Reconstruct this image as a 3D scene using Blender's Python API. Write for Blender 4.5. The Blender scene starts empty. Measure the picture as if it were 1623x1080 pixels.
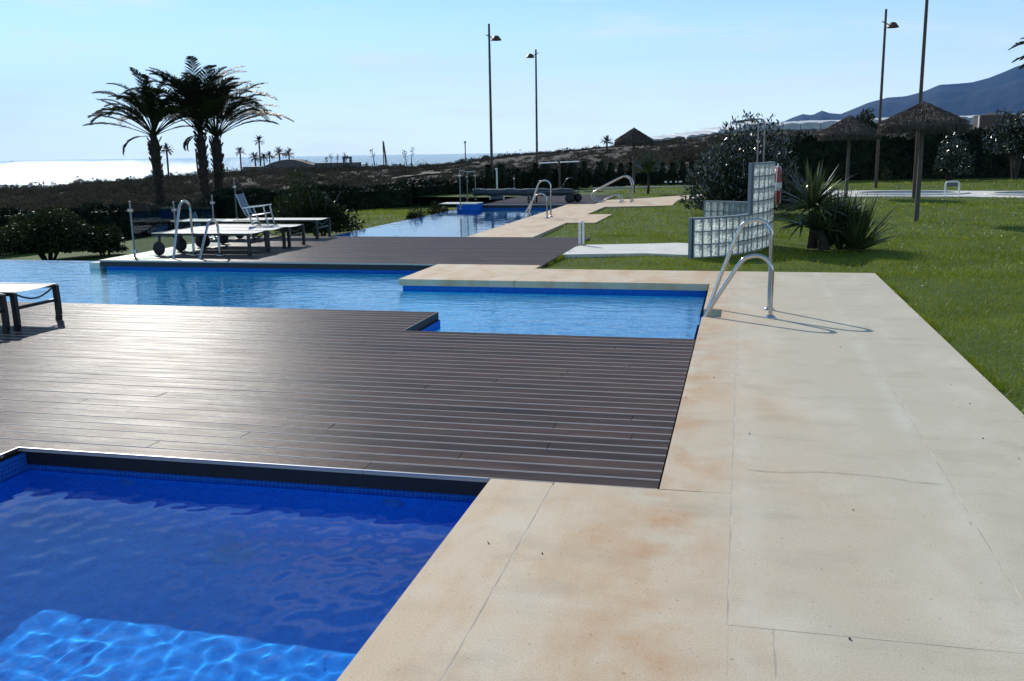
import bpy, math, random
import numpy as np
from mathutils import Vector, Matrix
S = bpy.context.scene
COL = S.collection
rng = np.random.default_rng(7)
random.seed(7)
R_ = math.radians

# ------------------------------------------------------------------ camera, sky, sun, exposure
CX, CY, FPX, CAMZ = 811.5, 540.0, 1500.0, 1.63
PITCH, ROLL, YAW = 0.19660551, -0.01653136, 0.23842324
fwd = np.array([-math.sin(YAW)*math.cos(PITCH), math.cos(YAW)*math.cos(PITCH), -math.sin(PITCH)])
_r = np.cross(fwd, [0, 0, 1.0]); _r /= np.linalg.norm(_r); _u = np.cross(_r, fwd)
_c, _s = math.cos(ROLL), math.sin(ROLL)
RT, UP = _c*_r+_s*_u, _c*_u-_s*_r
C0 = np.array([0, 0, CAMZ])
cam_d = bpy.data.cameras.new("camera"); cam = bpy.data.objects.new("camera", cam_d); COL.objects.link(cam)
M = Matrix(((RT[0], UP[0], -fwd[0], 0), (RT[1], UP[1], -fwd[1], 0), (RT[2], UP[2], -fwd[2], CAMZ), (0, 0, 0, 1)))
cam.matrix_world = M
cam_d.sensor_width = 36; cam_d.lens = FPX/1623*36
cam_d.clip_start = 0.05; cam_d.clip_end = 120000
S.camera = cam

SUN_AZ, SUN_EL = R_(41), R_(32.5)          # azimuth towards -X from +Y
w = bpy.data.worlds.new("World"); S.world = w; w.use_nodes = True
nt = w.node_tree; bg = nt.nodes['Background']
sky = nt.nodes.new('ShaderNodeTexSky'); sky.sky_type = 'NISHITA'; sky.sun_disc = False
sky.sun_elevation = SUN_EL; sky.sun_rotation = -SUN_AZ
sky.air_density = 1.0; sky.dust_density = 0.1; sky.ozone_density = 2.5; sky.altitude = 50
# thin bright haze low over the horizon and a few faint clouds, as part of the sky itself
def wn(t, **k):
    q = nt.nodes.new(t)
    for a, v in k.items(): setattr(q, a, v)
    return q
wl = nt.links.new
wtc = wn('ShaderNodeTexCoord'); wsep = wn('ShaderNodeSeparateXYZ'); wl(wtc.outputs['Generated'], wsep.inputs[0])
tint = wn('ShaderNodeMix', data_type='RGBA', blend_type='MULTIPLY'); tint.inputs[0].default_value = 1; wl(sky.outputs[0], tint.inputs[6]); tint.inputs[7].default_value = (.70, 1.03, 1.16, 1)
hz_ = wn('ShaderNodeMapRange', interpolation_type='SMOOTHSTEP'); wl(wsep.outputs[2], hz_.inputs[0]); hz_.inputs[1].default_value = -.02; hz_.inputs[2].default_value = .24; hz_.inputs[3].default_value = .9; hz_.inputs[4].default_value = 0
mixh = wn('ShaderNodeMix', data_type='RGBA'); wl(hz_.outputs[0], mixh.inputs[0]); wl(tint.outputs[2], mixh.inputs[6]); mixh.inputs[7].default_value = (9.6, 11.0, 11.6, 1)
wmp = wn('ShaderNodeMapping'); wmp.inputs['Scale'].default_value = (1.5, 1.5, 9); wl(wtc.outputs['Generated'], wmp.inputs[0])
wno = wn('ShaderNodeTexNoise'); wno.inputs['Scale'].default_value = 2.6; wno.inputs['Detail'].default_value = 7; wno.inputs['Roughness'].default_value = .62; wl(wmp.outputs[0], wno.inputs['Vector'])
wcr = wn('ShaderNodeMapRange', interpolation_type='SMOOTHSTEP'); wl(wno.outputs[0], wcr.inputs[0]); wcr.inputs[1].default_value = .46; wcr.inputs[2].default_value = .70; wcr.inputs[4].default_value = .6
mixc = wn('ShaderNodeMix', data_type='RGBA'); wl(wcr.outputs[0], mixc.inputs[0]); wl(mixh.outputs[2], mixc.inputs[6]); mixc.inputs[7].default_value = (8.6, 9.4, 9.8, 1)
wl(mixc.outputs[2], bg.inputs[0]); bg.inputs[1].default_value = 0.115
sd = bpy.data.lights.new("sun", 'SUN'); so = bpy.data.objects.new("sun", sd); COL.objects.link(so)
sd.energy = 4.6; sd.angle = R_(0.53); sd.color = (1, .95, .87)
sdir = Vector((-math.sin(SUN_AZ)*math.cos(SUN_EL), math.cos(SUN_AZ)*math.cos(SUN_EL), math.sin(SUN_EL)))
so.rotation_euler = sdir.to_track_quat('Z', 'Y').to_euler()
so.location = (0, 0, 50)
S.view_settings.view_transform = 'Standard'; S.view_settings.look = 'None'
S.view_settings.exposure = 0.0; S.view_settings.gamma = 1; S.view_settings.use_curve_mapping = False
S.render.engine = 'CYCLES'
S.cycles.max_bounces = 8; S.cycles.transparent_max_bounces = 24
S.cycles.sample_clamp_indirect = 6; S.cycles.use_denoising = True

def P(x, y, z=0.0):
    d = RT*(x-CX)/FPX-UP*(y-CY)/FPX+fwd
    t = (z-C0[2])/d[2]; p = C0+t*d
    return float(p[0]), float(p[1])
def yh(x):
    a = RT[2]*(x-CX)/FPX+fwd[2]
    return CY+a*FPX/UP[2]
def G(x, t):
    """ground position of horizontal bearing through image column x at depth t"""
    y = yh(x); d = RT*(x-CX)/FPX-UP*(y-CY)/FPX+fwd
    return float(t*d[0]), float(t*d[1])
def Z(x, y, t):
    return CAMZ+(yh(x)-y)/FPX*t

# ------------------------------------------------------------------ materials
def new_mat(name):
    m = bpy.data.materials.new(name); m.use_nodes = True
    n = m.node_tree.nodes; return m, n, m.node_tree.links, n['Principled BSDF']
def mat(name, col, rough=.6, metal=0, spec=.5, var=.0, scale=5, bump=0, bscale=None, trans=0, col2=None, stretch=None):
    m, n, l, b = new_mat(name)
    b.inputs['Roughness'].default_value = rough; b.inputs['Metallic'].default_value = metal
    b.inputs['Specular IOR Level'].default_value = spec
    b.inputs['Base Color'].default_value = (*col, 1)
    tc = n.new('ShaderNodeTexCoord'); src = tc.outputs['Object']
    if stretch:
        mp = n.new('ShaderNodeMapping'); mp.inputs['Scale'].default_value = stretch
        l.new(src, mp.inputs[0]); src = mp.outputs[0]
    if var or col2:
        no = n.new('ShaderNodeTexNoise'); no.inputs['Scale'].default_value = scale; no.inputs['Detail'].default_value = 6
        l.new(src, no.inputs['Vector'])
        cr = n.new('ShaderNodeValToRGB'); l.new(no.outputs[0], cr.inputs[0])
        c2 = col2 or tuple(c*(1+var) for c in col); c1 = col if col2 else tuple(c*(1-var) for c in col)
        cr.color_ramp.elements[0].position = .33; cr.color_ramp.elements[1].position = .67
        cr.color_ramp.elements[0].color = (*c1, 1); cr.color_ramp.elements[1].color = (*c2, 1)
        l.new(cr.outputs[0], b.inputs['Base Color'])
    if bump:
        nb = n.new('ShaderNodeTexNoise'); nb.inputs['Scale'].default_value = bscale or scale*4; nb.inputs['Detail'].default_value = 5
        l.new(src, nb.inputs['Vector'])
        bp = n.new('ShaderNodeBump'); bp.inputs['Strength'].default_value = bump; bp.inputs['Distance'].default_value = .02
        l.new(nb.outputs[0], bp.inputs['Height']); l.new(bp.outputs[0], b.inputs['Normal'])
    if trans:
        t = n.new('ShaderNodeBsdfTranslucent'); mx = n.new('ShaderNodeMixShader'); mx.inputs[0].default_value = trans
        srcs = b.inputs['Base Color'].links
        if srcs: l.new(srcs[0].from_socket, t.inputs[0])
        else: t.inputs[0].default_value = (*col, 1)
        l.new(b.outputs[0], mx.inputs[1]); l.new(t.outputs[0], mx.inputs[2]); l.new(mx.outputs[0], n['Material Output'].inputs[0])
    return m

def concrete_mat():
    m, n, l, b = new_mat("pale_concrete")
    tc = n.new('ShaderNodeTexCoord')
    def noise(sc, det=4, rough=.5, mapping=None):
        no = n.new('ShaderNodeTexNoise'); no.inputs['Scale'].default_value = sc; no.inputs['Detail'].default_value = det
        no.inputs['Roughness'].default_value = rough
        if mapping:
            mp = n.new('ShaderNodeMapping'); mp.inputs['Scale'].default_value = mapping; l.new(tc.outputs['Object'], mp.inputs[0]); l.new(mp.outputs[0], no.inputs['Vector'])
        else: l.new(tc.outputs['Object'], no.inputs['Vector'])
        return no.outputs[0]
    def ramp(src, p0, p1, c0, c1):
        r = n.new('ShaderNodeValToRGB'); l.new(src, r.inputs[0]); r.color_ramp.elements[0].position = p0; r.color_ramp.elements[1].position = p1
        r.color_ramp.elements[0].color = (*c0, 1); r.color_ramp.elements[1].color = (*c1, 1); return r.outputs[0]
    def mix(f, a, bb, mode='MIX'):
        x = n.new('ShaderNodeMix'); x.data_type = 'RGBA'; x.blend_type = mode
        for s, v in ((x.inputs[0], f), (x.inputs[6], a), (x.inputs[7], bb)):
            if isinstance(v, (int, float)): s.default_value = v
            elif isinstance(v, tuple): s.default_value = (*v, 1)
            else: l.new(v, s)
        return x.outputs[2]
    # warm sand stain fading into greyer stone away from the pool side (wear by water carried over the edge)
    sep = n.new('ShaderNodeSeparateXYZ'); l.new(tc.outputs['Object'], sep.inputs[0])
    ad = n.new('ShaderNodeMath'); ad.operation = 'MULTIPLY_ADD'; l.new(noise(.9, 3), ad.inputs[0]); ad.inputs[1].default_value = 2.6; l.new(sep.outputs[0], ad.inputs[2])
    mr = n.new('ShaderNodeMapRange'); l.new(ad.outputs[0], mr.inputs[0]); mr.inputs[1].default_value = .2; mr.inputs[2].default_value = 2.2
    base = mix(mr.outputs[0], (.62, .475, .32), (.53, .475, .36))
    pale = ramp(noise(1.7, 5, .6, (1, .55, 1)), .5, .72, (0, 0, 0), (1, 1, 1))
    base = mix(mix(1.0, pale, (.75,)*3, 'MULTIPLY'), base, (.64, .585, .46))
    org = ramp(noise(1.9, 4, .6, (1.5, .5, 1)), .48, .70, (0, 0, 0), (1, 1, 1))
    inv = n.new('ShaderNodeMath'); inv.operation = 'SUBTRACT'; inv.inputs[0].default_value = 1; l.new(mr.outputs[0], inv.inputs[1])
    base = mix(mix(1.0, org, mix(1.0, inv.outputs[0], (.75,)*3, 'MULTIPLY'), 'MULTIPLY'), base, (.50, .30, .15))
    grey = ramp(noise(3.1, 6, .6, (.6, 1.2, 1)), .52, .75, (0, 0, 0), (1, 1, 1))
    base = mix(mix(1.0, grey, (.6,)*3, 'MULTIPLY'), base, (.40, .34, .25))
    # pale mineral bloom along the long joints
    def near_line(sock, c, wdt):
        a = n.new('ShaderNodeMath'); a.operation = 'SUBTRACT'; l.new(sock, a.inputs[0]); a.inputs[1].default_value = c
        b2 = n.new('ShaderNodeMath'); b2.operation = 'ABSOLUTE'; l.new(a.outputs[0], b2.inputs[0])
        c2 = n.new('ShaderNodeMapRange'); l.new(b2.outputs[0], c2.inputs[0]); c2.inputs[1].default_value = 0; c2.inputs[2].default_value = wdt; c2.inputs[3].default_value = 1; c2.inputs[4].default_value = 0; return c2.outputs[0]
    bl = None
    for sock, c, wdt in ((sep.outputs[0], .05, .10), (sep.outputs[0], .99, .09), (sep.outputs[1], 3.17, .10)):
        q = near_line(sock, c, wdt)
        if bl is None: bl = q
        else:
            mxm = n.new('ShaderNodeMath'); mxm.operation = 'MAXIMUM'; l.new(bl, mxm.inputs[0]); l.new(q, mxm.inputs[1]); bl = mxm.outputs[0]
    bn = ramp(noise(2.4, 5, .6), .42, .68, (0, 0, 0), (.5, .5, .5))
    base = mix(mix(1.0, bn, bl, 'MULTIPLY'), base, (.66, .62, .53))
    rim = ramp(noise(3.3, 5, .6), .44, .68, (0, 0, 0), (.8, .8, .8))
    base = mix(mix(1.0, rim, near_line(sep.outputs[0], -.30, .34), 'MULTIPLY'), base, (.50, .27, .13))
    sp = ramp(noise(130, 4, .75), .3, .7, (.78, .78, .78), (1.15, 1.15, 1.15)); base = mix(1.0, base, sp, 'MULTIPLY')
    sp2 = ramp(noise(45, 2, .5), .68, .72, (1, 1, 1), (.72, .7, .66)); base = mix(1.0, base, sp2, 'MULTIPLY')
    l.new(base, b.inputs['Base Color']); b.inputs['Roughness'].default_value = .72; b.inputs['Specular IOR Level'].default_value = .25
    bp = n.new('ShaderNodeBump'); bp.inputs['Strength'].default_value = .35; bp.inputs['Distance'].default_value = .004
    l.new(noise(220, 4, .6), bp.inputs['Height']); l.new(bp.outputs[0], b.inputs['Normal'])
    return m

BP = 0.132   # deck board pitch
def deck_mat():
    m, n, l, b = new_mat("deck_boards")
    tc = n.new('ShaderNodeTexCoord'); sep = n.new('ShaderNodeSeparateXYZ'); l.new(tc.outputs['Object'], sep.inputs[0])
    geo = n.new('ShaderNodeNewGeometry')
    mp = n.new('ShaderNodeMapping'); mp.inputs['Scale'].default_value = (.9, 5, 5); l.new(tc.outputs['Object'], mp.inputs[0])
    no = n.new('ShaderNodeTexNoise'); no.inputs['Scale'].default_value = 2; no.inputs['Detail'].default_value = 6; l.new(mp.outputs[0], no.inputs['Vector'])
    cr = n.new('ShaderNodeValToRGB'); l.new(no.outputs[0], cr.inputs[0])
    cr.color_ramp.elements[0].position = .35; cr.color_ramp.elements[1].position = .7
    cr.color_ramp.elements[0].color = (.058, .043, .037, 1); cr.color_ramp.elements[1].color = (.108, .082, .072, 1)
    # each board its own tone
    rv = n.new('ShaderNodeValToRGB'); l.new(geo.outputs['Random Per Island'], rv.inputs[0])
    rv.color_ramp.elements[0].color = (.8, .8, .82, 1); rv.color_ramp.elements[1].color = (1.25, 1.12, 1.08, 1)
    mx = n.new('ShaderNodeMix'); mx.data_type = 'RGBA'; mx.blend_type = 'MULTIPLY'; mx.inputs[0].default_value = 1
    l.new(cr.outputs[0], mx.inputs[6]); l.new(rv.outputs[0], mx.inputs[7])
    # dusty light edge along each board
    fr = n.new('ShaderNodeMath'); fr.operation = 'DIVIDE'; fr.inputs[1].default_value = BP; l.new(sep.outputs[1], fr.inputs[0])
    f2 = n.new('ShaderNodeMath'); f2.operation = 'FRACT'; l.new(fr.outputs[0], f2.inputs[0])
    ed = n.new('ShaderNodeValToRGB'); l.new(f2.outputs[0], ed.inputs[0])
    e = ed.color_ramp.elements; e[0].position = 0; e[0].color = (1, 1, 1, 1); e[1].position = 1; e[1].color = (1, 1, 1, 1)
    for p_, v in ((.06, 1), (.10, 0), (.93, 0), (.96, 1)):
        q = ed.color_ramp.elements.new(p_); q.color = (v, v, v, 1)
    m2 = n.new('ShaderNodeMix'); m2.data_type = 'RGBA'; l.new(ed.outputs[0], m2.inputs[0]); l.new(mx.outputs[2], m2.inputs[6]); m2.inputs[7].default_value = (.50, .45, .41, 1)
    l.new(m2.outputs[2], b.inputs['Base Color'])
    rr = n.new('ShaderNodeMapRange'); l.new(no.outputs[0], rr.inputs[0]); rr.inputs[3].default_value = .30; rr.inputs[4].default_value = .58
    l.new(rr.outputs[0], b.inputs['Roughness'])
    b.inputs['Specular IOR Level'].default_value = .11
    b.inputs['Anisotropic'].default_value = .92; cx_ = n.new('ShaderNodeCombineXYZ'); cx_.inputs[1].default_value = 1; l.new(cx_.outputs[0], b.inputs['Tangent'])   # reeded along the boards
    nb = n.new('ShaderNodeTexNoise'); nb.inputs['Scale'].default_value = 9; nb.inputs['Detail'].default_value = 7; nb.inputs['Roughness'].default_value = .65; l.new(mp.outputs[0], nb.inputs['Vector'])
    bp = n.new('ShaderNodeBump'); bp.inputs['Strength'].default_value = .6; bp.inputs['Distance'].default_value = .006
    l.new(nb.outputs[0], bp.inputs['Height']); l.new(bp.outputs[0], b.inputs['Normal'])
    return m

def tile_mat(name="shaded_mosaic_tile", k=(1, 1, 1)):
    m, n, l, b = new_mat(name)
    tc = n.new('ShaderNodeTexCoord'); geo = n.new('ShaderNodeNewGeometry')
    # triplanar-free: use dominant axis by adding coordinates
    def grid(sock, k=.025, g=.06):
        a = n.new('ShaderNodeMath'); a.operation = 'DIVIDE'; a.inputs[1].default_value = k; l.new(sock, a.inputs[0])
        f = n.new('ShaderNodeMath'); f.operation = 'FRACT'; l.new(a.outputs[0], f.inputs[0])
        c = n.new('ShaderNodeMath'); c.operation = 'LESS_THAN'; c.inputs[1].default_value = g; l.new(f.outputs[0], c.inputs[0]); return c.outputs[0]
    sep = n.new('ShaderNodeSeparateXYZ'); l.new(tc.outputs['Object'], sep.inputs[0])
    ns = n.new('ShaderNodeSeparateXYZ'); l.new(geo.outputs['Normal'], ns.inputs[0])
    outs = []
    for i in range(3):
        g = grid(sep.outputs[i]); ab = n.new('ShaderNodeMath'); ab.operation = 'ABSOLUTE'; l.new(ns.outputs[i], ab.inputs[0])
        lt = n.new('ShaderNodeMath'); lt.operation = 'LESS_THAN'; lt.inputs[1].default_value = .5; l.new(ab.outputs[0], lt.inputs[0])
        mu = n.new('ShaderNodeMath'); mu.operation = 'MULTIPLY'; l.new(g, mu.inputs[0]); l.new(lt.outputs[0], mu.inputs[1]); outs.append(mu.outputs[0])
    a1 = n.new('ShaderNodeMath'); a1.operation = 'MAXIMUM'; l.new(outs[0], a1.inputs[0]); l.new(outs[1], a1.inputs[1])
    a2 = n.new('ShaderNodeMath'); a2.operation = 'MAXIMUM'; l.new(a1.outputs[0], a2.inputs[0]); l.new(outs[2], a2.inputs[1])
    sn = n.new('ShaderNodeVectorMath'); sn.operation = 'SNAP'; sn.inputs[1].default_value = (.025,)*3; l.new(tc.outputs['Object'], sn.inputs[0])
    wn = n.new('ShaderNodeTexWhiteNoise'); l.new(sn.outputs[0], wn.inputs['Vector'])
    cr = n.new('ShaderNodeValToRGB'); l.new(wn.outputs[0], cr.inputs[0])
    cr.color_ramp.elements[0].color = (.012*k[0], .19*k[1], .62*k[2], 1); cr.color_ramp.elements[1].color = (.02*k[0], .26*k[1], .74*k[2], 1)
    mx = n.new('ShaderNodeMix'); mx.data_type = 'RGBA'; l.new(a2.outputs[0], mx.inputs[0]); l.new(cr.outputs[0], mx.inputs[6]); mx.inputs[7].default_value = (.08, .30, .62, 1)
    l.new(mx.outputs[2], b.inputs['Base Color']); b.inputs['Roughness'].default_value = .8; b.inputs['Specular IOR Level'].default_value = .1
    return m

def water_mat(name, scale, strength, tint, det=3, rough=.0, stretch=(1, 1, 1)):
    m, n, l, b = new_mat(name); n.remove(b)
    tc = n.new('ShaderNodeTexCoord'); mp = n.new('ShaderNodeMapping'); mp.inputs['Scale'].default_value = stretch; l.new(tc.outputs['Object'], mp.inputs[0])
    no = n.new('ShaderNodeTexNoise'); no.inputs['Scale'].default_value = scale; no.inputs['Detail'].default_value = det; no.inputs['Roughness'].default_value = .5
    no.inputs['Distortion'].default_value = .6
    l.new(mp.outputs[0], no.inputs['Vector'])
    bp = n.new('ShaderNodeBump'); bp.inputs['Strength'].default_value = 1; bp.inputs['Distance'].default_value = strength; l.new(no.outputs[0], bp.inputs['Height'])
    lw = n.new('ShaderNodeLayerWeight'); lw.inputs[0].default_value = .5; l.new(bp.outputs[0], lw.inputs['Normal'])
    pw = n.new('ShaderNodeMath'); pw.operation = 'POWER'; pw.inputs[1].default_value = 4.1; l.new(lw.outputs['Facing'], pw.inputs[0])
    fr = n.new('ShaderNodeMath'); fr.operation = 'MULTIPLY_ADD'; fr.inputs[1].default_value = .975; fr.inputs[2].default_value = .025; l.new(pw.outputs[0], fr.inputs[0])
    gl = n.new('ShaderNodeBsdfGlossy'); gl.inputs['Roughness'].default_value = rough; l.new(bp.outputs[0], gl.inputs['Normal'])
    tr = n.new('ShaderNodeBsdfTransparent'); tr.inputs[0].default_value = (*tint, 1)
    mx = n.new('ShaderNodeMixShader'); l.new(fr.outputs[0], mx.inputs[0]); l.new(tr.outputs[0], mx.inputs[1]); l.new(gl.outputs[0], mx.inputs[2])
    l.new(mx.outputs[0], n['Material Output'].inputs[0])
    return m

def glass_mat():
    m, n, l, b = new_mat("clear_glass"); n.remove(b)
    gl = n.new('ShaderNodeBsdfGlossy'); gl.inputs['Roughness'].default_value = .02
    tr = n.new('ShaderNodeBsdfTransparent'); tr.inputs[0].default_value = (.80, .86, .86, 1)
    f0 = n.new('ShaderNodeFresnel'); f0.inputs[0].default_value = 1.45
    fr = n.new('ShaderNodeMath'); fr.operation = 'MULTIPLY'; fr.inputs[1].default_value = .12; l.new(f0.outputs[0], fr.inputs[0])
    mx = n.new('ShaderNodeMixShader'); l.new(fr.outputs[0], mx.inputs[0]); l.new(tr.outputs[0], mx.inputs[1]); l.new(gl.outputs[0], mx.inputs[2])
    l.new(mx.outputs[0], n['Material Output'].inputs[0]); return m

def glass_block_mat():
    m, n, l, b = new_mat("wavy_glass_block")
    tc = n.new('ShaderNodeTexCoord'); no = n.new('ShaderNodeTexNoise'); no.inputs['Scale'].default_value = 14; no.inputs['Detail'].default_value = 2; no.inputs['Distortion'].default_value = 2.2
    l.new(tc.outputs['Object'], no.inputs['Vector'])
    bp = n.new('ShaderNodeBump'); bp.inputs['Strength'].default_value = 1; bp.inputs['Distance'].default_value = .05; l.new(no.outputs[0], bp.inputs['Height'])
    cr = n.new('ShaderNodeValToRGB'); l.new(no.outputs[0], cr.inputs[0])
    cr.color_ramp.elements[0].position = .42; cr.color_ramp.elements[1].position = .58
    cr.color_ramp.elements[0].color = (.62, .70, .69, 1); cr.color_ramp.elements[1].color = (.94, .96, .95, 1)
    l.new(cr.outputs[0], b.inputs['Base Color']); b.inputs['Roughness'].default_value = .12; l.new(bp.outputs[0], b.inputs['Normal'])
    t = n.new('ShaderNodeBsdfTranslucent'); l.new(cr.outputs[0], t.inputs[0]); l.new(bp.outputs[0], t.inputs['Normal'])
    mx = n.new('ShaderNodeMixShader'); mx.inputs[0].default_value = .9
    l.new(b.outputs[0], mx.inputs[1]); l.new(t.outputs[0], mx.inputs[2])
    tp = n.new('ShaderNodeBsdfTransparent'); tp.inputs[0].default_value = (.88, .96, .94, 1); m2 = n.new('ShaderNodeMixShader'); mr = n.new('ShaderNodeMapRange'); l.new(no.outputs[0], mr.inputs[0])
    mr.inputs[1].default_value = .35; mr.inputs[2].default_value = .65; mr.inputs[3].default_value = .6; mr.inputs[4].default_value = .12
    l.new(mr.outputs[0], m2.inputs[0]); l.new(mx.outputs[0], m2.inputs[1]); l.new(tp.outputs[0], m2.inputs[2]); l.new(m2.outputs[0], n['Material Output'].inputs[0])
    return m

MT = dict(
 concrete=concrete_mat(), deck=deck_mat(), tile=tile_mat(k=(.5, .42, .62)), tile1=tile_mat("pool_floor_tile", (1.3, 1.45, 1.35)), tile_lit=tile_mat("lit_mosaic_tile", (7, 3.0, 1.32)),  # one mosaic: wall shade and bright lit water put into the tile colours
 path=mat("path_concrete", (.62, .60, .54), .8, var=.08, scale=3, bump=.2),
 fascia=mat("deck_fascia", (.012, .010, .010), .55, var=.3, scale=8),
 water_near=water_mat("near_pool_water", 2.2, .005, (.70, .92, 1.0), 2),
 water_mid=water_mat("middle_pool_water", 4.5, .011, (.70, .95, 1.0), 4, stretch=(.8, 1.5, 1)),
 water_far=water_mat("far_pool_water", 3.0, .006, (.55, .85, .96), 3),
 lawn=mat("lawn_ground", (.040, .070, .008), .9, col2=(.075, .115, .014), scale=1.3, bump=.6, bscale=40, spec=.2),
 blade=mat("grass_blade", (.15, .195, .008), .5, col2=(.26, .30, .018), scale=.9, trans=.38, spec=.25),
 soil=mat("dry_scrub_ground", (.05, .045, .038), .95, col2=(.10, .088, .07), scale=.25, bump=.5, bscale=3, spec=.1),
 sand=mat("sandy_track", (.22, .19, .15), .95, var=.3, scale=.6, spec=.1),
 scrub=mat("scrub_leaf", (.030, .031, .023), .9, col2=(.070, .064, .048), scale=.12, spec=.0, trans=.3),
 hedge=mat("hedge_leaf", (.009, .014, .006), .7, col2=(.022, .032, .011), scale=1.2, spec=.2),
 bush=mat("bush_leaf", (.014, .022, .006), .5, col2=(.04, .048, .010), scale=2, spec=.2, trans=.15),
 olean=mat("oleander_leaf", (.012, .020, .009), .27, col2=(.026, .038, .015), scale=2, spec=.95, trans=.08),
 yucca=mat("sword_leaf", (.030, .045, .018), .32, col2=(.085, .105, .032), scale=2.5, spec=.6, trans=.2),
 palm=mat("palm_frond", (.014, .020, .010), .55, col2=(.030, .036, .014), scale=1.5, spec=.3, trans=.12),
 trunk=mat("palm_trunk", (.035, .025, .020), .9, var=.4, scale=9, bump=.9, bscale=14),
 bark=mat("bark", (.05, .04, .032), .9, var=.3, scale=10, bump=.6),
 steel=mat("polished_steel", (.50, .485, .47), .16, metal=1, var=.06, scale=12),
 post=mat("satin_steel", (.20, .20, .21), .32, metal=1, var=.05, scale=10),
 frame=mat("dark_frame", (.014, .014, .018), .38, var=.2, scale=10),
 sling=mat("pale_sling", (.52, .52, .50), .7, var=.05, scale=30),
 bluesling=mat("blue_sling", (.09, .14, .20), .6, var=.1, scale=20, trans=.3),
 alu=mat("brushed_aluminium", (.40, .41, .43), .45, metal=1, var=.05, scale=20),
 lamp=mat("lamp_paint", (.085, .052, .034), .5, metal=.3, var=.2, scale=6),
 thatch=mat("heather_thatch", (.05, .042, .035), .9, col2=(.12, .10, .082), scale=14, bump=1, bscale=40),
 straw=mat("thatch_straw", (.05, .042, .034), .8, col2=(.12, .10, .08), scale=6, trans=.1),
 wood=mat("weathered_pole", (.10, .082, .066), .8, var=.35, scale=7, bump=.4, stretch=(6, 6, .6)),
 block=glass_block_mat(), mortar=mat("grey_mortar", (.22, .26, .29), .6, var=.08, scale=20),
 glass=glass_mat(),
 white=mat("white_enamel", (.78, .78, .76), .35, var=.04, scale=15),
 buoyred=mat("red_plastic", (.34, .035, .035), .4, var=.1, scale=10),
 plastic=mat("greenhouse_film", (.62, .64, .65), .5, var=.14, scale=.12, trans=.25),
 ghwall=mat("greenhouse_side", (.50, .52, .52), .7, var=.2, scale=.2),
 mount=mat("mountain_rock", (.022, .022, .020), .95, col2=(.05, .046, .04), scale=.0011, bump=1, bscale=.004, spec=.1),
 render=mat("rendered_wall", (.13, .115, .105), .9, var=.15, scale=.8),
 cover=mat("rolled_cover", (.025, .045, .065), .4, var=.3, scale=9, bump=.4),
 rubber=mat("black_rubber", (.015, .015, .016), .6, var=.2, scale=12),
 kidtile=mat("grey_pool_tile", (.10, .11, .13), .4, var=.2, scale=6),
 stone=mat("river_stone", (.3, .29, .27), .8, var=.3, scale=9),
 joint=mat("joint_dirt", (.10, .085, .07), .95, var=.3, scale=9),
 grout=mat("pale_grout", (.50, .44, .35), .95, var=.25, scale=6),
 inlet=mat("blue_plastic_cover", (.09, .32, .72), .5, var=.1, scale=10),
 buoy=mat("white_foam", (.7, .68, .65), .5, var=.05, scale=10),
)
def sea_mat():
    m, n, l, b = new_mat("sea_water")
    b.inputs['Base Color'].default_value = (.010, .05, .09, 1); b.inputs['Roughness'].default_value = .09; b.inputs['IOR'].default_value = 1.33
    tc = n.new('ShaderNodeTexCoord')
    mp = n.new('ShaderNodeMapping'); mp.inputs['Rotation'].default_value = (0, 0, R_(-35)); mp.inputs['Scale'].default_value = (.012, .055, 1); l.new(tc.outputs['Object'], mp.inputs[0])
    no = n.new('ShaderNodeTexNoise'); no.inputs['Scale'].default_value = 1; no.inputs['Detail'].default_value = 8; no.inputs['Roughness'].default_value = .62; l.new(mp.outputs[0], no.inputs['Vector'])
    bp = n.new('ShaderNodeBump'); bp.inputs['Strength'].default_value = .9; bp.inputs['Distance'].default_value = 5.5; l.new(no.outputs[0], bp.inputs['Height']); l.new(bp.outputs[0], b.inputs['Normal'])
    return m
MT['sea'] = sea_mat()

# ------------------------------------------------------------------ helpers
def tag(o, label=None, cat=None, group=None, kind=None):
    if label: o['label'] = label
    if cat: o['category'] = cat
    if group: o['group'] = group
    if kind: o['kind'] = kind
    return o
def thing(name, label, cat, loc=(0, 0, 0), rz=0, group=None):
    o = bpy.data.objects.new(name, None); COL.objects.link(o); o.empty_display_size = .3
    o.location = loc; o.rotation_euler = (0, 0, rz); return tag(o, label, cat, group)
def link(name, me, parent=None):
    o = bpy.data.objects.new(name, me); COL.objects.link(o)
    if parent: o.parent = parent
    return o
def copy_tree(o, parent=None):
    c = o.copy(); COL.objects.link(c); c.parent = parent
    for ch in [x for x in o.children]: copy_tree(ch, c)
    return c

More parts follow.
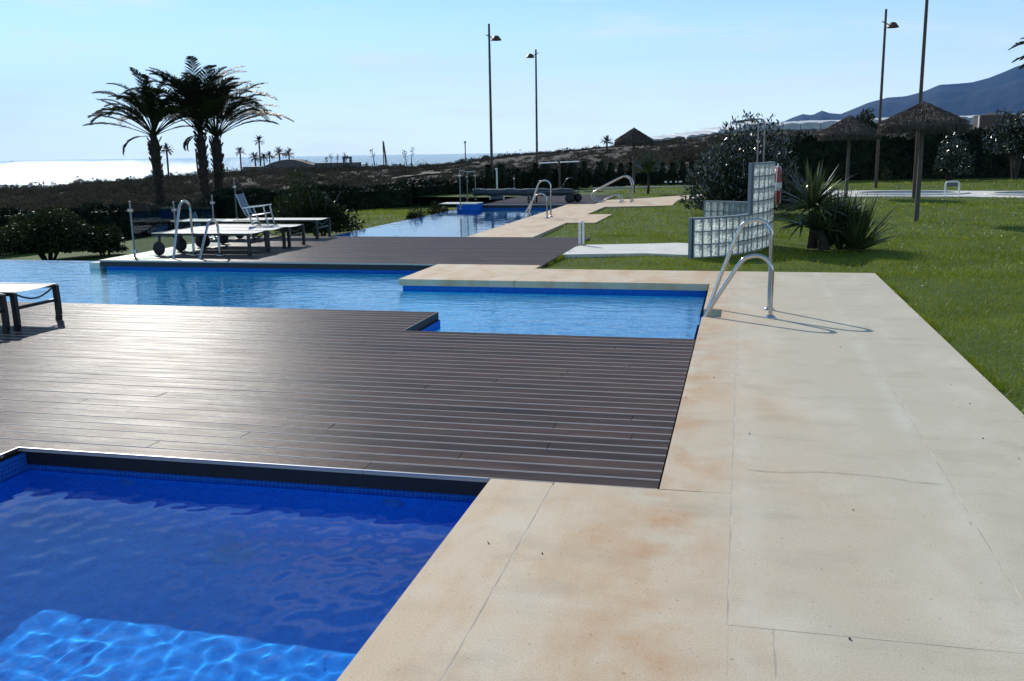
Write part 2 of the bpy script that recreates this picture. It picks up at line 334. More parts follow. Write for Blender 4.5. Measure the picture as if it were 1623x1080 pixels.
class MB:
    def __init__(s): s.v = []; s.f = []; s.m = []; s.mi = 0
    def add(s, vs, fs):
        k = len(s.v); s.v += [tuple(map(float, a)) for a in vs]; s.f += [tuple(i+k for i in f) for f in fs]; s.m += [s.mi]*len(fs); return s
    def box(s, x0, x1, y0, y1, z0, z1):
        v = [(x, y, z) for z in (z0, z1) for y in (y0, y1) for x in (x0, x1)]
        return s.add(v, [(0, 2, 3, 1), (4, 5, 7, 6), (0, 1, 5, 4), (2, 6, 7, 3), (0, 4, 6, 2), (1, 3, 7, 5)])
    def bar(s, a, b, wd, h, up=(0, 0, 1)):
        a, b = Vector(a), Vector(b); d = (b-a).normalized(); u = Vector(up)
        if abs(d.dot(u)) > .98: u = Vector((0, 1, 0))
        sd_ = d.cross(u).normalized()*wd/2; u2 = sd_.cross(d).normalized()*h/2
        v = [p+i*sd_+j*u2 for p in (a, b) for i, j in ((-1, -1), (1, -1), (1, 1), (-1, 1))]
        return s.add(v, [(0, 1, 2, 3), (7, 6, 5, 4), (0, 4, 5, 1), (1, 5, 6, 2), (2, 6, 7, 3), (3, 7, 4, 0)])
    def tube(s, path, r, n=10, caps=True):
        path = [Vector(p) for p in path]; N = len(path)
        rs = r if isinstance(r, (list, tuple)) else [r]*N
        tan = [(path[min(i+1, N-1)]-path[max(i-1, 0)]).normalized() for i in range(N)]
        ref = Vector((0, 0, 1)) if abs(tan[0].z) < .9 else Vector((1, 0, 0))
        u = tan[0].cross(ref).normalized(); vs = []
        for i in range(N):
            u = (u-tan[i]*u.dot(tan[i])).normalized(); v = tan[i].cross(u)
            for k in range(n):
                a = 2*math.pi*k/n; vs.append(path[i]+(u*math.cos(a)+v*math.sin(a))*rs[i])
        fs = [(i*n+k, i*n+(k+1) % n, (i+1)*n+(k+1) % n, (i+1)*n+k) for i in range(N-1) for k in range(n)]
        if caps: fs += [tuple(range(n-1, -1, -1)), tuple((N-1)*n+k for k in range(n))]
        return s.add(vs, fs)
    def lathe(s, prof, n=20, c=(0, 0, 0), axis='Z'):
        vs = []
        for r, z in prof:
            for k in range(n):
                a = 2*math.pi*k/n; x, y = r*math.cos(a), r*math.sin(a)
                vs.append((c[0]+x, c[1]+y, c[2]+z) if axis == 'Z' else (c[0]+x, c[1]+z, c[2]+y))
        N = len(prof); fs = [(i*n+k, i*n+(k+1) % n, (i+1)*n+(k+1) % n, (i+1)*n+k) for i in range(N-1) for k in range(n)]
        return s.add(vs, fs)
    def prism(s, pts, z0, z1):
        n = len(pts); v = [(x, y, z0) for x, y in pts]+[(x, y, z1) for x, y in pts]
        return s.add(v, [tuple(range(n-1, -1, -1)), tuple(range(n, 2*n))]+[(i, (i+1) % n, n+(i+1) % n, n+i) for i in range(n)])
    def build(s, name, mats, parent=None, smooth=False, bevel=0):
        me = bpy.data.meshes.new(name); me.from_pydata(s.v, [], s.f)
        for m in (mats if isinstance(mats, (list, tuple)) else [mats]): me.materials.append(m)
        if len(me.materials) > 1: me.polygons.foreach_set('material_index', s.m)
        if smooth:
            me.polygons.foreach_set('use_smooth', [True]*len(s.f))
            try: me.set_sharp_from_angle(angle=R_(40))
            except Exception: pass
        me.update(); o = link(name, me, parent)
        if bevel:
            b = o.modifiers.new('bevel', 'BEVEL'); b.width = bevel; b.segments = 2; b.limit_method = 'ANGLE'; b.angle_limit = R_(40)
        return o

def quads(name, V, m, parent=None, smooth=False):
    """V: (n,4,3) array of quads"""
    n = len(V); me = bpy.data.meshes.new(name)
    me.vertices.add(n*4); me.vertices.foreach_set('co', np.ascontiguousarray(V, dtype=np.float32).ravel())
    me.loops.add(n*4); me.loops.foreach_set('vertex_index', np.arange(n*4, dtype=np.int32))
    me.polygons.add(n); me.polygons.foreach_set('loop_start', np.arange(0, n*4, 4, dtype=np.int32)); me.polygons.foreach_set('loop_total', np.full(n, 4, dtype=np.int32))
    me.materials.append(m); me.update(calc_edges=True)
    return link(name, me, parent)
def nrm(a): return a/np.maximum(np.linalg.norm(a, axis=-1, keepdims=True), 1e-9)
def leaves(C, L, W, up=.0, out=None, ob=0.0, g=None):
    """diamond leaves at centres C"""
    g = g if g is not None else rng
    n = len(C); d = g.normal(size=(n, 3)); d = nrm(d); d[:, 2] = d[:, 2]+up
    if out is not None: d = d+out*ob
    d = nrm(d); s = nrm(np.cross(d, g.normal(size=(n, 3))))
    L = L*(.7+.6*g.random((n, 1))); W = W*(.7+.6*g.random((n, 1)))
    return np.stack([C-d*L/2, C+s*W/2, C+d*L/2, C-s*W/2], axis=1)
def blob_pts(n, c, r, shell=.55, g=None, lumps=9, lump=.28, flat=True):
    """points through a lumpy ellipsoid volume, denser to the outside"""
    g = g if g is not None else rng
    d = nrm(g.normal(size=(n, 3)))
    if flat: d[:, 2] = np.abs(d[:, 2])*1.0-.25*(g.random(n) < .35)*np.abs(d[:, 2])
    rad = (shell+(1-shell)*g.random((n, 1))**.7)
    ld = nrm(g.normal(size=(lumps, 3))); k = np.max(np.maximum(0, d@ld.T)**8, axis=1, keepdims=True)
    rad = rad*(1-lump+lump*1.6*k)
    return np.array(c)+d*rad*np.array(r), d
def cells(rects):
    xs = sorted({v for r in rects for v in r[:2]}); ys = sorted({v for r in rects for v in r[2:]})
    ins = {}
    for i in range(len(xs)-1):
        for j in range(len(ys)-1):
            x, y = (xs[i]+xs[i+1])/2, (ys[j]+ys[j+1])/2
            ins[i, j] = any(r[0] < x < r[1] and r[2] < y < r[3] for r in rects)
    return xs, ys, ins
def slab(rects, z0, z1, mb=None, top=True, bottom=True, inward=False):
    mb = mb or MB(); xs, ys, ins = cells(rects)
    for (i, j), v in ins.items():
        if not v: continue
        x0, x1, y0, y1 = xs[i], xs[i+1], ys[j], ys[j+1]
        if top: mb.add([(x0, y0, z1), (x1, y0, z1), (x1, y1, z1), (x0, y1, z1)], [(0, 1, 2, 3)])
        if bottom: mb.add([(x0, y0, z0), (x1, y0, z0), (x1, y1, z0), (x0, y1, z0)], [(0, 1, 2, 3) if inward else (3, 2, 1, 0)])
        for di, dj, a, b in ((-1, 0, (x0, y1), (x0, y0)), (1, 0, (x1, y0), (x1, y1)), (0, -1, (x0, y0), (x1, y0)), (0, 1, (x1, y1), (x0, y1))):
            if not ins.get((i+di, j+dj), False):
                f = (0, 1, 2, 3) if not inward else (3, 2, 1, 0)
                mb.add([(*a, z0), (*b, z0), (*b, z1), (*a, z1)], [f])
    return mb
def arc(cx, cz, r, a0, a1, n=10):
    return [(cx+r*math.cos(R_(a0+(a1-a0)*i/n)), cz+r*math.sin(R_(a0+(a1-a0)*i/n))) for i in range(n+1)]
def smooth_path(pts, n=6):
    pts = [np.array(p, float) for p in pts]; out = []
    q = [pts[0]]+pts+[pts[-1]]
    for i in range(1, len(q)-2):
        a, b, c, d = q[i-1], q[i], q[i+1], q[i+2]
        for k in range(n):
            t = k/n; out.append(.5*((2*b)+(-a+c)*t+(2*a-5*b+4*c-d)*t*t+(-a+3*b-3*c+d)*t**3))
    out.append(pts[-1]); return [tuple(p) for p in out]

# ------------------------------------------------------------------ land, sea, mountains
SIL = [(-3000, 330), (-200, 312), (0, 299), (60, 296), (100, 290), (200, 284), (250, 279), (350, 272), (480, 266), (560, 263), (650, 262), (720, 256), (760, 250), (800, 245), (830, 242), (900, 237), (950, 232), (1000, 229), (1040, 225), (1100, 217), (1160, 209), (1250, 206), (1300, 205), (1400, 203), (1500, 200), (1623, 196), (2200, 190), (5000, 190)]
CR = [(-3000, 60), (0, 105), (300, 120), (560, 150), (760, 210), (900, 250), (1040, 330), (1160, 400), (1623, 400), (5000, 400)]
def ip(tab, x): return float(np.interp(x, [a for a, _ in tab], [b for _, b in tab]))
def ground_z(px, t):
    tc = ip(CR, px); zc = Z(px, ip(SIL, px), tc)-.6
    z0 = float(np.interp(px, [0, 700, 1000, 5000], [-1.3, -1.0, -.35, -.3]))
    wob = .35*math.sin(px*.021+t*.05)+.25*math.sin(px*.05-t*.11)
    if t <= tc:
        s = max(0, (t-50)/(tc-50)) if tc > 50 else 1
        k = s*s*(3-2*s) if px < 760 else s**.85
        return z0+(zc-z0)*k+wob*s*(1-s)*2.5
    if px < 1000: return max(-20, zc-(t-tc)*.10)
    return zc-.3 if t < 1200 else max(-3, zc-.3-(t-1200)*.01)
mb = MB()
azs = np.radians(np.concatenate([np.arange(-75, -33, 3), np.arange(-33, 33, .5), np.arange(33, 78, 3)]))
ts = np.concatenate([np.linspace(14, 60, 12), np.geomspace(66, 700, 46), [1000, 1500, 2500, 4500, 8000]])
vv = []
for t in ts:
    for a in azs:
        px = CX+FPX*math.tan(a)
        x, y = G(px, t); vv.append((x, y, ground_z(px, t)-(2.6 if t < 49 else 0)))
na = len(azs)
mb.add(vv, [(i*na+j, i*na+j+1, (i+1)*na+j+1, (i+1)*na+j) for i in range(len(ts)-1) for j in range(na-1)])
tag(mb.build("terrain", MT['soil'], smooth=True), kind='structure')
mb = MB(); mb.add([(-15000, -900, -12), (15000, -900, -12), (15000, 15000, -12), (-15000, 15000, -12)], [(0, 1, 2, 3)])
tag(mb.build("sea", MT['sea']), kind='structure')

RIDGE = [(1120, 243), (1200, 215), (1238, 195), (1255, 188), (1270, 183), (1285, 185), (1300, 178), (1313, 182), (1330, 183), (1340, 179), (1373, 165), (1403, 157), (1430, 155), (1460, 147), (1483, 137), (1507, 136), (1533, 134), (1557, 128), (1583, 118), (1603, 109), (1623, 106), (1720, 92), (1900, 110), (2200, 100), (2700, 150), (3600, 235)]
from mathutils import noise as mn
mb = MB(); pxs = np.concatenate([np.arange(1120, 1700, 6), np.arange(1700, 3620, 30)]); rows = np.linspace(0, 1, 26)
vv = []
for k in rows:
    t = 5600+k*3600
    for px in pxs:
        zr = Z(px, ip(RIDGE, px), 9200); x, y = G(px, t)
        nz = mn.fractal(Vector((x*.0007, y*.0007, 3.1)), 1.0, 2.1, 6)
        ridg = 1-abs(mn.noise(Vector((x*.0011, y*.0004, .5))))*1.7
        z = -3+(zr+3)*(k**1.25)*(1-(1-k)*.55*(1-ridg))+nz*150*k*(1-k)*2.8+(nz*9 if k == 1 else 0)
        vv.append((x, y, z))
    if k == 1:
        for px in pxs: x, y = G(px, 11500); vv.append((x, y, -3))
n_ = len(pxs); mb.add(vv, [(i*n_+j, i*n_+j+1, (i+1)*n_+j+1, (i+1)*n_+j) for i in range(len(rows)) for j in range(n_-1)])
tag(mb.build("mountains", MT['mount'], smooth=False), kind='structure')

# scrub covering the slopes: nobody could count it
Q = []
N = 9000
for i in range(N):
    px = random.uniform(-250, 1900)
    tc = ip(CR, px); t = 48*(((tc*1.03)/48)**random.random()**.8)
    if i % 3 == 0: t = tc*random.uniform(.93, 1.02)
    x, y = G(px, t); sc = (.5+random.random()**2*.9)*(1 if px < 1000 else 1.25)
    if px > 1000: sc *= 1.2
    if i % 3 == 0: sc *= 1+.7*(random.random() < .25)
    if abs(px-1240) < 160 and t > 250: sc *= .6
    z = ground_z(px, t)
    c, d = blob_pts(80, (x, y, z+.05), (sc*.85, sc*.85, sc*.62), shell=.35, lumps=3)
    Q.append(leaves(c, .20*sc, .09*sc, up=.3))
tag(quads("scrub", np.concatenate(Q), MT['scrub']), "dark dry scrub covering the slopes between garden and sea", "scrub", kind='stuff')

# sandy tracks on the slope
def track(pts, wd):
    mb = MB(); vs = []
    for px, t in pts:
        for s in (-1, 1):
            tt = t+s*wd; x, y = G(px, tt); vs.append((x, y, max(ground_z(px, tt), ground_z(px, t))+.12))
    mb.add(vs, [(2*i, 2*i+1, 2*i+3, 2*i+2) for i in range(len(pts)-1)]); return mb
tag(track([(px, 60+(px-395)*.12) for px in range(395, 470, 6)], 1.2).build("dirt_track", MT['sand']), kind='structure')
tag(track([(px, 92+(px-560)*.16) for px in range(545, 720, 10)], 3.0).build("dirt_track", MT['sand']), kind='structure')
tag(track([(px, 62+(px-680)*.03) for px in range(672, 770, 8)], 2.6).build("dirt_track", MT['sand']), kind='structure')
tag(track([(px, 48+(px-130)*.03) for px in range(120, 260, 8)], .5).build("dirt_track", MT['sand']), kind='structure')

# ------------------------------------------------------------------ pools, decks, paving (real rectangles, metres)
XE = -.35                                   # east edge of middle pool and of the deck
D1 = 4.44; D1b = D1+29*BP; D1c = D1+37*BP    # deck front, step, back
CO0, CO1, CO2 = 11.78, 13.07, 13.50         # coping strip
WL = -.14
g_ = .007
# paving slabs, each with a thin joint to its neighbour
mb = MB()
pav = [(XE, -g_, D1+g_, 9.40), (-.165, -g_, 9.40, 9.885), (XE, -g_, 9.885, CO0), (0, 1.04-g_, 3.13, 13.07), (1.04, 1.72, -4, 13.07),
       (-1.20, -.87-g_, -4, D1-g_), (-.87, -g_, 3.13, D1-.002), (-.87, -.0005, -4, 3.1295), (0, .155-g_, -4, 3.13-g_), (.155, 1.04-g_, -4, 3.13-g_),
       (-2.82, -g_, CO0+.001, CO1), (-4.40, -2.82-g_, CO0+.001, CO2-.004)]
for a, b_, c, d in pav: slab([(a, b_, c, d)], -.085, 0, mb)
tag(mb.build("paving", MT['concrete'], bevel=.001), kind='structure')
mb = MB()                                    # pale grout under the joints, dark hairline cracks on top
slab([(XE+.01, -.001, D1+.02, 9.39), (XE+.01, 1.70, 9.9, CO0+.06), (XE+.01, 1.70, CO0+.05, 13.05), (-.15, 1.70, 3.0, 13.05), (-1.18, 1.70, -3.9, 4.40), (-4.38+.06, 0, CO0+.06, CO1-.02)], -.078, -.0008, mb)
tag(mb.build("paving_bed", MT['grout']), kind='structure')
def ribbon(pts, wd, z):
    mb = MB(); vs = []
    for i, (x, y) in enumerate(pts):
        a, b_ = pts[max(i-1, 0)], pts[min(i+1, len(pts)-1)]; dx, dy = b_[0]-a[0], b_[1]-a[1]; L = math.hypot(dx, dy)
        wv = wd*random.uniform(.4, 1.3); vs += [(x-dy/L*wv/2, y+dx/L*wv/2, z), (x+dy/L*wv/2, y-dx/L*wv/2, z)]
    mb.add(vs, [(2*i, 2*i+1, 2*i+3, 2*i+2) for i in range(len(pts)-1)]); return mb
def jag(pa, pb, n, amp): return [(pa[0]+(pb[0]-pa[0])*i/n+random.uniform(-amp, amp)*(0 < i < n), pa[1]+(pb[1]-pa[1])*i/n+random.uniform(-amp, amp)*(0 < i < n)) for i in range(n+1)]
k1 = [P(*q) for q in ((1185, 746), (1240, 750), (1300, 749), (1345, 752), (1400, 757), (1450, 765), (1503, 769))]
pth = []
for a, b_ in zip(k1[:-1], k1[1:]): pth += jag(a, b_, 5, .006)[:-1]
tag(ribbon(pth, .0035, .003).build("crack", MT['joint']), kind='structure')

# decks: bevelled boards with grooves, staggered butt joints
def boards(x0, x1, y0, nb, joints, mb, seed=1):
    r = random.Random(seed)
    for k in range(nb):
        ya, yb = y0+k*BP+.0018, y0+(k+1)*BP-.0018
        xs = [x0]+[x for x in joints(k) if x0+.2 < x < x1-.2]+[x1]
        for a, b_ in zip(xs[:-1], xs[1:]):
            a += .002; b_ -= .002; dz = r.uniform(-.0012, .0012); bv = .004; h = -.024
            prof = [(ya, h), (ya, -bv), (ya+bv, 0), (yb-bv, 0), (yb, -bv), (yb, h)]
            vs = [(a, y, z+dz) for y, z in prof]+[(b_, y, z+dz) for y, z in prof]
            mb.add(vs, [(i, i+1, i+7, i+6) for i in range(5)]+[(0, 1, 2, 3, 4, 5), (11, 10, 9, 8, 7, 6)])
def jn(k):
    off = (k*.22+(k//6)*.9) % 3.3 if k % 2 else (k*.22+1.6) % 3.3
    return [-20+off+3.3*i for i in range(8)]
mb = MB()
boards(-21, XE-g_, D1, 29, jn, mb, 3)
boards(-21, -3.07, D1b, 8, lambda k: jn(k+29), mb, 4)
boards(-21, -4.0-.03, D1-20*BP, 20, lambda k: jn(k+3), mb, 5)
for v in range(len(mb.v)): mb.v[v] = (mb.v[v][0], mb.v[v][1]-D1, mb.v[v][2])
d1 = mb.build("deck", MT['deck']); d1.location = (0, D1, 0); tag(d1, kind='structure')
mb = MB()
D2Y = CO2; D2n = int((18.0-D2Y)/BP)
boards(-10.25, -2.80, D2Y, D2n, lambda k: [x+.4 for x in jn(k)], mb, 8)
for v in range(len(mb.v)): mb.v[v] = (mb.v[v][0], mb.v[v][1]-D2Y, mb.v[v][2])
d2 = mb.build("deck", MT['deck']); d2.location = (0, D2Y, 0); tag(d2, kind='structure')
D2b = D2Y+D2n*BP
# dark sub-structure and fascia boards under the decks
mb = MB()
slab([(-21, XE-.01, D1+.012, D1b-.012), (-21, -3.07-.012, D1b-.02, D1c-.012), (-21, -4.03, 1.8, D1+.02)], -.105, -.026, mb)
slab([(-10.24, -2.82, D2Y+.012, D2b-.01)], -.105, -.026, mb)
mb.box(-3.0695, -3.055, D1b+.002, D1c+.002, -.106, -.001)
tag(mb.build("deck_fascia", MT['fascia']), kind='structure')
mb = MB()                                   # light aluminium trim along the near pool edge
mb.box(-4.03, -1.215, D1-.008, D1-.001, -.006, .001); mb.box(-4.034, -4.026, 1.8, D1-.008, -.006, .001)
tag(mb.build("edge_trim", MT['alu']), kind='structure')

# basins
near = [(-4.0, -1.24, -3.5, D1+.03)]
mid = [(-3.03, XE-.04, D1b+.0, CO0+.04), (-21, -3.03, D1c-.02, CO0+.04), (-21, -4.36, CO0, D2Y+.04), (-21, -10.15, D2Y, 14.36), (XE-.05, -.17, 9.41, 9.88)]
PX0, PX1, PY0, PY1 = -8.75, -5.27, D2b, 29.42
far = [(PX0, PX1, PY0-.05, PY1+.05)]
def basin(name, rects, zb, weir, m='tile1'):
    mb = MB(); xs, ys, ins = cells(rects)
    for (i, j), v in ins.items():
        if not v: continue
        x0, x1, y0, y1 = xs[i], xs[i+1], ys[j], ys[j+1]
        mb.add([(x0, y0, zb), (x1, y0, zb), (x1, y1, zb), (x0, y1, zb)], [(0, 1, 2, 3)])
        for di, dj, a, b in ((-1, 0, (x0, y1), (x0, y0)), (1, 0, (x1, y0), (x1, y1)), (0, -1, (x0, y0), (x1, y0)), (0, 1, (x1, y1), (x0, y1))):
            if not ins.get((i+di, j+dj), False):
                zt = weir((a[0]+b[0])/2, (a[1]+b[1])/2)
                zm = min(zt, WL-.03)
                mb.add([(*a, zb), (*b, zb), (*b, zm), (*a, zm)], [(3, 2, 1, 0)])
                if zt > zm+.001: mb.mi = 1; mb.add([(*a, zm), (*b, zm), (*b, zt), (*a, zt)], [(3, 2, 1, 0)]); mb.mi = 0  # band above the waterline: same mosaic, shade painted into its colour
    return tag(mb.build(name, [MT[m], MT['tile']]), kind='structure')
near_basin = basin("pool_basin", near, -.94, lambda x, y: -.03 if y > 4.4 or x < -3.9 else -.08)
basin("pool_basin", mid, -1.25, lambda x, y: WL-.004 if y > 14.3 else -.08, 'tile_lit')
basin("pool_basin", far, -1.2, lambda x, y: WL-.004 if x < PX0+.05 else -.08, 'tile_lit')
mb = MB(); mb.box(-21, -10.16, 14.362, 14.50, -1.2, WL-.004); mb.box(PX0-.12, PX0-.002, PY0, PY1-.5, -1.2, WL-.004)
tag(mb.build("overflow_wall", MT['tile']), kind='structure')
mb = MB(); mb.box(-21, -10.2, 14.51, 15.0, -1.25, -.75); mb.box(-10.45, -10.26, D2Y+.02, D2b, -1.2, -.05)
tag(mb.build("overflow_channel", MT['path']), kind='structure')
def water(name, rects, m, ext=None):
    mb = MB(); slab(rects+(ext or []), 0, WL, mb, bottom=False)
    mb.f = [f for f in mb.f if all(abs(mb.v[i][2]-WL) < 1e-6 for i in f)]; mb.m = [0]*len(mb.f)
    return tag(mb.build(name, m), kind='structure')
# nearest pool: a really rippled refracting surface that focuses the sun on the floor
mb = MB(); r_ = near[0]; st = .016; xs_ = np.arange(r_[0], r_[1]+st, st); ys_ = np.arange(1.3, r_[3]+st, st)
wr = np.random.default_rng(5); wv_ = []
for i in range(70):
    lam = .075*2**(wr.random()*1.8); a_ = wr.uniform(0, 2*np.pi); wv_.append((2*np.pi/lam*math.cos(a_), 2*np.pi/lam*math.sin(a_), wr.uniform(0, 6.28), lam*.00055))
for i in range(5):
    lam = wr.uniform(.7, 1.3); a_ = wr.uniform(-.5, 1.2); wv_.append((2*np.pi/lam*math.cos(a_), 2*np.pi/lam*math.sin(a_), wr.uniform(0, 6.28), lam*.0007))
XX, YY = np.meshgrid(xs_, ys_, indexing='ij'); ZZ = sum(am*np.sin(kx*XX+ky*YY+ph) for kx, ky, ph, am in wv_)+WL
n_ = len(ys_); mb.add(np.stack([XX, YY, ZZ], -1).reshape(-1, 3).tolist(), [(i*n_+j, (i+1)*n_+j, (i+1)*n_+j+1, i*n_+j+1) for i in range(len(xs_)-1) for j in range(n_-1)])
mb.add([(r_[0], r_[2], WL), (r_[1], r_[2], WL), (r_[1], 1.3, WL), (r_[0], 1.3, WL)], [(0, 1, 2, 3)])
wm, wn_, wl_, wb_ = new_mat("near_pool_water"); wn_.remove(wb_); gb = wn_.new('ShaderNodeBsdfGlass'); gb.inputs['IOR'].default_value = 1.33; gb.inputs['Roughness'].default_value = 0; gb.inputs['Color'].default_value = (.88, .98, 1, 1); wl_.new(gb.outputs[0], wn_['Material Output'].inputs[0])
wo = tag(mb.build("pool_water", wm), kind='structure'); wo.data.polygons.foreach_set('use_smooth', [True]*len(wo.data.polygons)); wo.cycles.is_caustics_caster = True
near_basin.cycles.is_caustics_receiver = True; sd.cycles.is_caustics_light = True
water("pool_water", mid, MT['water_mid'], [(-21, -10.16, 14.3, 14.52)])
water("pool_water", far, MT['water_far'], [(PX0-.13, PX0+.1, PY0, PY1)])
mb = MB(); mb.box(PX0-.01, -8.08, 28.95, 29.6, -1.2, .03); tag(mb.build("pool_corner_block", MT['tile']), kind='structure')
mb = MB(); mb.box(-9.35, -8.1, 28.9, 29.75, .034, .06); tag(mb.build("pool_corner_cap", MT['path'], bevel=.005), kind='structure')
# submerged round floor drains / inlets
for x, y, z in ((-2.62, 4.28, -.936),):
    mb = MB(); mb.lathe([(0, .012), (.10, .012), (.12, .002), (.12, -.002)], 24, (x, y, z)); tag(mb.build("pool_drain", MT['inlet'], smooth=True), "round drain cover on the floor of the nearest pool", "drain")
for i, x in enumerate((-3.35, -1.75)):
    mb = MB(); mb.lathe([(0, .02), (.045, .02), (.06, .0), (.06, -.01)], 18, (0, 0, 0), axis='Y')
    for q in range(len(mb.v)): mb.v[q] = (mb.v[q][0], -mb.v[q][1], mb.v[q][2])
    o = mb.build("water_inlet", MT['inlet'], smooth=True); o.location = (x, D1+.028, -.26)
    tag(o, ["round water inlet in the far tiled wall of the nearest pool, left one", "round water inlet in the nearest pool's far wall, by the paving corner"][i], "water inlet", "inlets in the near pool wall")

# deck beyond the far pool
mb = MB(); n3 = int((35.6-29.45)/BP)
boards(-8.07, -4.5, 29.45, n3, lambda k: [x+.7 for x in jn(k)], mb, 12)
for v in range(len(mb.v)): mb.v[v] = (mb.v[v][0], mb.v[v][1]-29.45, mb.v[v][2])
o = mb.build("deck", MT['deck']); o.location = (0, 29.45, 0.0); tag(o, kind='structure')
mb = MB(); mb.box(-8.06, -4.51, 29.46, 35.5, -.12, -.027); tag(mb.build("deck_fascia", MT['fascia']), kind='structure')

# paving round the far pool and the paths (sheets laid over the lawn)
def sheet(name, pts, z0, z1, m, bevel=0): mb = MB(); mb.prism(pts, z0, z1); return tag(mb.build(name, m, bevel=bevel), kind='structure')
sheet("paving", [(PX1+.0, D2b+.01), (-3.93, D2b+.01), (-3.95, 21.78), (-3.27, 21.78), (-3.27, 24.7), (-3.93, 24.7), (-3.93, 28.0), (-3.2, 28.25), (-2.6, 28.4), (-2.0, 28.7), (-2.03, 30.6), (-2.02, 31.9), (-1.7, 32.3), (-1.2, 32.6), (.2, 33.2), (.2, 36.2), (-1.5, 35.8), (-3.0, 33.4), (-3.5, 32.75), (-4.45, 31.9), (-4.45, 29.43), (PX1, 29.43)], -.085, 0, MT['concrete'])
sheet("path", [(-2.79, 15.0), (-2.2, 15.15), (-1.5, 15.3), (-.72, 15.1), (-.55, 16.9), (-1.1, 17.1), (-1.66, 16.9), (-2.2, 16.75), (-2.79, 16.62)], -.08, -.004, MT['path'])
# ------------------------------------------------------------------ lawn
LZ = -.045
def lawn_z(x, y):
    return LZ+.012*math.sin(x*1.7+y*.6)+.010*math.sin(y*1.1-x*.4)
def sub(v0, v1, st, extra):
    a = list(np.arange(v0, v1, st))+[v1]+[e for e in extra if v0 < e < v1]; return sorted(set(round(float(q), 4) for q in a))
NO = [(-2.80, 1.72, -9, 13.07), (-30, -2.80, -9, D2b), (-30, -3.93, 0, 28.2), (-30, -4.45, 20, 35.6)]
def blocked(x, y): return any(r[0] < x < r[1] and r[2] < y < r[3] for r in NO)
xs = sub(-14, 46, .6, [1.72, -2.80, -3.93, -4.45]); ys = sub(-4, 52, .6, [13.07, D2b, 28.2, 35.6])
mb = MB(); idx = {}
for i in range(len(xs)-1):
    for j in range(len(ys)-1):
        if blocked((xs[i]+xs[i+1])/2, (ys[j]+ys[j+1])/2): continue
        f = []
        for a, b_ in ((i, j), (i+1, j), (i+1, j+1), (i, j+1)):
            if (a, b_) not in idx: idx[a, b_] = len(mb.v); mb.v.append((xs[a], ys[b_], lawn_z(xs[a], ys[b_])))
            f.append(idx[a, b_])
        mb.f.append(tuple(f)); mb.m.append(0)
tag(mb.build("lawn", MT['lawn'], smooth=True), kind='structure')
# lower lawn at the left, beyond the overflow edges
def left_z(x, y):
    s = min(1, max(0, (y-17)/9)); d = max(0, (-8.9-x)); 
    return -.95+s*.62-.0*d-.10*max(0, -13-x)*s+.05*math.sin(x*.7)+.06*math.sin(y*.5)
mb = MB(); xs = list(np.arange(-40, -8.8, .8))+[-8.87]; ys = list(np.arange(14.6, 46, .8)); n_ = len(ys)
mb.add([(x, y, left_z(x, y)) for x in xs for y in ys], [(i*n_+j, (i+1)*n_+j, (i+1)*n_+j+1, i*n_+j+1) for i in range(len(xs)-1) for j in range(n_-1)])
tag(mb.build("lower_lawn", MT['lawn'], smooth=True), kind='structure')
PATHS = [[(-2.79, 15.0), (-2.2, 15.15), (-1.5, 15.3), (-.72, 15.1), (-.55, 16.9), (-1.1, 17.1), (-1.66, 16.9), (-2.2, 16.75), (-2.79, 16.62)],
         [(-3.95, 17.0), (-3.95, 21.78), (-3.27, 21.78), (-3.27, 24.7), (-3.93, 24.7), (-3.93, 28.0), (-3.2, 28.25), (-2.6, 28.4), (-2.0, 28.7), (-2.03, 30.6), (-2.02, 31.9), (-1.7, 32.3), (-1.2, 32.6), (.2, 33.2), (.2, 36.2), (-1.5, 35.8), (-3.0, 33.4), (-3.5, 32.75), (-4.45, 31.9), (-5, 17)]]
KID = [P(*q) for q in ((1290, 312.5), (1400, 310.5), (1500, 311), (1570, 312), (1640, 313), (1800, 316), (1800, 303), (1623, 302.5), (1500, 302), (1400, 301.5), (1300, 302))]
PATHS.append(KID)
def inpoly(X, Y, poly):
    r = np.zeros(len(X), bool); n = len(poly)
    for i in range(n):
        x1, y1 = poly[i]; x2, y2 = poly[(i+1) % n]
        c = ((y1 > Y) != (y2 > Y)) & (X < (x2-x1)*(Y-y1)/(y2-y1+1e-12)+x1); r ^= c
    return r
def grass(n, x0, x1, y0, y1, h, wd, zf, skip=True, clump=0):
    X = rng.uniform(x0, x1, n); Y = rng.uniform(y0, y1, n)
    if skip:
        k = np.ones(n, bool)
        for r in NO: k &= ~((X > r[0]-.0) & (X < r[1]+.004) & (Y > r[2]) & (Y < r[3]+.004))
        for p in PATHS: k &= ~inpoly(X, Y, p)
        X, Y = X[k], Y[k]
    n = len(X); Zv = np.array([zf(a, b) for a, b in zip(X, Y)]); B = np.stack([X, Y, Zv-.005], 1)
    a = rng.uniform(0, 2*np.pi, n); hh = h*(.55+.75*rng.random(n))*(1+.25*np.sin(X*2.1)*np.sin(Y*1.7)); s = np.stack([np.cos(a), np.sin(a), 0*a], 1)*(wd/2)
    b = rng.uniform(0, 2*np.pi, n); ln = hh*rng.uniform(.1, .9, n); T = B+np.stack([np.cos(b)*ln, np.sin(b)*ln, hh], 1)
    return np.stack([B-s, B+s, T+s*.25, T-s*.25], 1)
gr = [grass(60000, 1.70, 7.2, 4.2, 13.5, .035, .007, lawn_z), grass(60000, -2.9, 13, 12.9, 19, .04, .011, lawn_z),
      grass(52000, -4.2, 22, 18.5, 31, .045, .02, lawn_z), grass(40000, -5, 40, 29, 50, .05, .035, lawn_z),
      grass(16000, -13.5, -8.9, 17.5, 34, .05, .02, left_z, False)]
